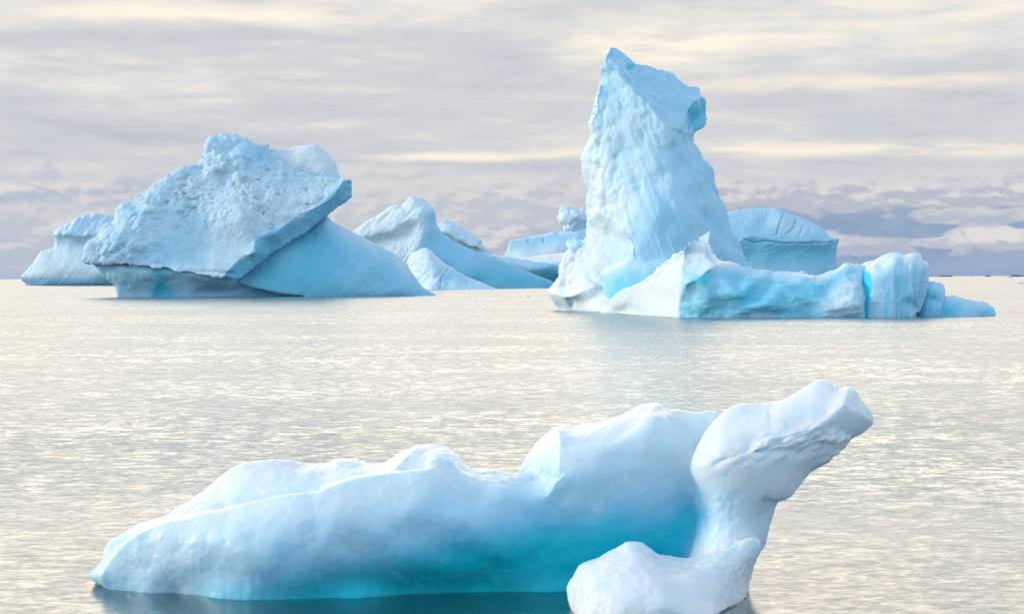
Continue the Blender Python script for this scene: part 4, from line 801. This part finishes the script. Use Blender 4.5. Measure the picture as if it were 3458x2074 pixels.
def dsp(P, N, Q):
    ledge = soft(Q, 7, [(1300, 560), (1480, 440), (1600, 390), (1900, 350), (2140, 430), (2030, 540), (1850, 520), (1600, 530)], 70)
    colz = soft(Q, 7, [(1180, 850), (1300, 760), (1480, 800), (1460, 1100), (1560, 1050), (1500, 1250), (1050, 1250), (1130, 1120)], 90)
    lobz = soft(Q, 7, [(380, 1340), (450, 1200), (780, 1015), (1100, 1150), (1550, 1000), (1560, 1150), (1490, 1400), (1200, 1600), (400, 1600)], 60)
    leftz = soft(Q, 6, [(90, 820), (300, 600), (640, 500), (900, 560), (760, 860), (200, 900)], 120)
    edge = soft(Q, 7, [(90, 620), (120, 560), (300, 620), (350, 640), (360, 740), (290, 810), (230, 700)], 30)
    PL = np.stack([P[:, 0] * .8 + P[:, 2] * .5, P[:, 1], P[:, 2] * 1.5 - P[:, 0] * .7], 1); f = facets(PL * [.6, 1, 1], .36, 5, 2.4) * .12 + facets(PL * [.6, 1, 1], .15, 9, 2.4) * .05 + fbm(P, .5, 3, 10) * .02
    r = ledge * f * 1.2 + (colz * .7 + lobz * .3) * facets(P, .11, 15, kind='round') * .05 + leftz * (fbm(P, .5, 4, 3) * .025) + edge * f * .5
    under = soft(Q, 7, [(1200, 650), (1600, 560), (1900, 560), (1700, 800), (1400, 760)], 60)
    r += under * facets(P, .5, 25, kind='round') * .05
    teal = soft(Q, 6, [(800, 900), (1200, 800), (1800, 650), (2475, 520), (2475, 960), (800, 960)], 100)
    r += teal * np.abs(np.sin(P[:, 0] * 9 + 2.5 * vnoise(P * [1.5, 1.5, .3], 4))) * .02
    crk = facets(P * [.8, 1, 1], 1.7, 61, 2.2) * .07 + facets(P, .8, 66, 2.2) * .022 - soft(Q, 6, [(930, 640), (980, 540), (1200, 470), (1400, 520), (1380, 650), (1250, 720), (1000, 735)], 60) * .05
    return r + fbm(P, 1.3, 4, 7, .45) * .035 + crk - facets(P, .24, 71, kind='round') * .016 + fbm(P * [1, 1, 2.2], .16, 3, 73) * .006 * np.clip(fbm(P, 1.6, 2, 72) + .3, 0, 1)
def blu(P, N, Q):
    v = np.full(len(P), .075)
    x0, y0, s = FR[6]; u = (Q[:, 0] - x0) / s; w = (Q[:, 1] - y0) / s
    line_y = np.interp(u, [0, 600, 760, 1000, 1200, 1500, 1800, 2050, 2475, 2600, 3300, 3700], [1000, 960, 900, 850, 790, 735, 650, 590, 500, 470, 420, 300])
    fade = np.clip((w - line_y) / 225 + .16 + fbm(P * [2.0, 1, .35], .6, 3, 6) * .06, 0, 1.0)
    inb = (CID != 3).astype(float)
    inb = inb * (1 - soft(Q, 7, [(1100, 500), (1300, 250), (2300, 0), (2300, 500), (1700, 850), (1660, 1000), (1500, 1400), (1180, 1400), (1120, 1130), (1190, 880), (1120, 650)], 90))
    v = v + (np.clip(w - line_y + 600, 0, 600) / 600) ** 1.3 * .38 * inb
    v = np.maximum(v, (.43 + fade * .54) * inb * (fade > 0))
    v = v + soft(Q, 7, [(1130, 700), (1350, 700), (1480, 760), (1460, 900), (1200, 1100), (1120, 1000)], 90) * .22
    v = v + soft(Q, 6, [(940, 560), (1150, 480), (1400, 520), (1380, 690), (1150, 720), (960, 700)], 90) * .05 + soft(Q, 6, [(640, 480), (1000, 300), (1500, 200), (1750, 220), (1300, 340), (800, 440)], 80) * .06
    v = v + soft(Q, 7, [(1500, 800), (1700, 760), (1640, 1000), (1540, 1160), (1500, 1100)], 50) * .1
    v = v + np.clip((w - 860) / 100, 0, 1) * (u < 800) * .12
    v = v - np.clip(.12 - np.abs(fbm(P * [1, 1, 1.6], .9, 3, 81)), 0, 1) * .9 * np.clip(fbm(P, 1.5, 2, 82) + .1, 0, 1) * (v > .15) + fbm(P, .7, 4, 83) * .025
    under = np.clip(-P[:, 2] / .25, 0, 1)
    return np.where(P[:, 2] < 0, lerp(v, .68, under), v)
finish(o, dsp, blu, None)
tag(o, 'nearest iceberg, low and smooth with a snout-like arm and a turquoise base', 'iceberg')

# ================================================================== small floes and islands
def floe(k, D, pts, label, mat=ICE_RIDGE, s=2.0, amp=.25, blue=.1, cat='ice floe', nm='ice_floe', kind=None):
    q = fill_d(fr(k, pts, D)); yb = hor(q[0][0]) + CAMZ * F / D; xs = [p[0] for p in q]; ym = max(p[1] for p in q)
    for p in q:
        p[1] += yb - ym; p[2] = 0.0
    q = q + [[max(xs), yb + 1.0 + 1500 / D, 0.0], [min(xs), yb + 1.0 + 1500 / D, 0.0]]
    w = max(xs) - min(xs)
    if label: amp = amp * .6
    P, T = relief(D, q, [], [], s=s, smooth=2, thick=w * .35, tR=w * .2, rr=w * .12, rd=1.0)
    o = make_obj(nm, P, T, mat, None, np.array([P[:, 0].mean(), P[:, 1].mean(), 0])); finish(o, lambda P, N, Q: fbm(P, amp * 8, 3, 4) * amp, blue)
    if kind: o['kind'] = kind
    else: tag(o, label, cat)
    return o
floe(3, 776, [(1640, 1116), (1655, 1110), (1680, 1108), (1700, 1112), (1718, 1107), (1740, 1104), (1755, 1108), (1757, 1116)], 'thin flat ice floe drifting on open water left of the tall tower', s=1.6, blue=.2)
floe(8, 9000, [(2222, 254), (2235, 246), (2245, 240), (2255, 226), (2266, 230), (2280, 236), (2300, 238), (2310, 246), (2316, 254)], 'tiny peaked white iceberg on the horizon under the far dark island', ICE_FAR, s=1.0, amp=2, cat='iceberg', nm='iceberg')
floe(8, 1955, [(2298, 350), (2305, 338), (2318, 334), (2330, 338), (2338, 350)], 'small round ice lump beside the long flat floe at the right edge', s=1.2, amp=.3)
floe(8, 1955, [(2355, 348), (2370, 338), (2385, 324), (2400, 320), (2415, 326), (2440, 325), (2480, 324), (2520, 330), (2560, 348)], 'long flat white ice floe cut by the right edge of the picture', s=1.4, amp=.3)
for i, pts in enumerate(([(1118, 234), (1150, 226), (1190, 216), (1220, 208), (1300, 206), (1370, 207), (1410, 214), (1432, 222), (1400, 230)], [(1885, 232), (1895, 218), (1915, 208), (1945, 207), (1965, 214), (1980, 224), (1965, 232)],
                         [(2245, 232), (2260, 215), (2290, 204), (2330, 198), (2390, 200), (2440, 208), (2475, 206), (2560, 205), (2640, 222), (2660, 232)], [(1060, 232), (1070, 220), (1095, 219), (1108, 226), (1112, 232)])):
    floe(8, 22000, pts, '', HAZY_ROCK, s=1.2, amp=4, blue=0, nm='hill', kind='structure')
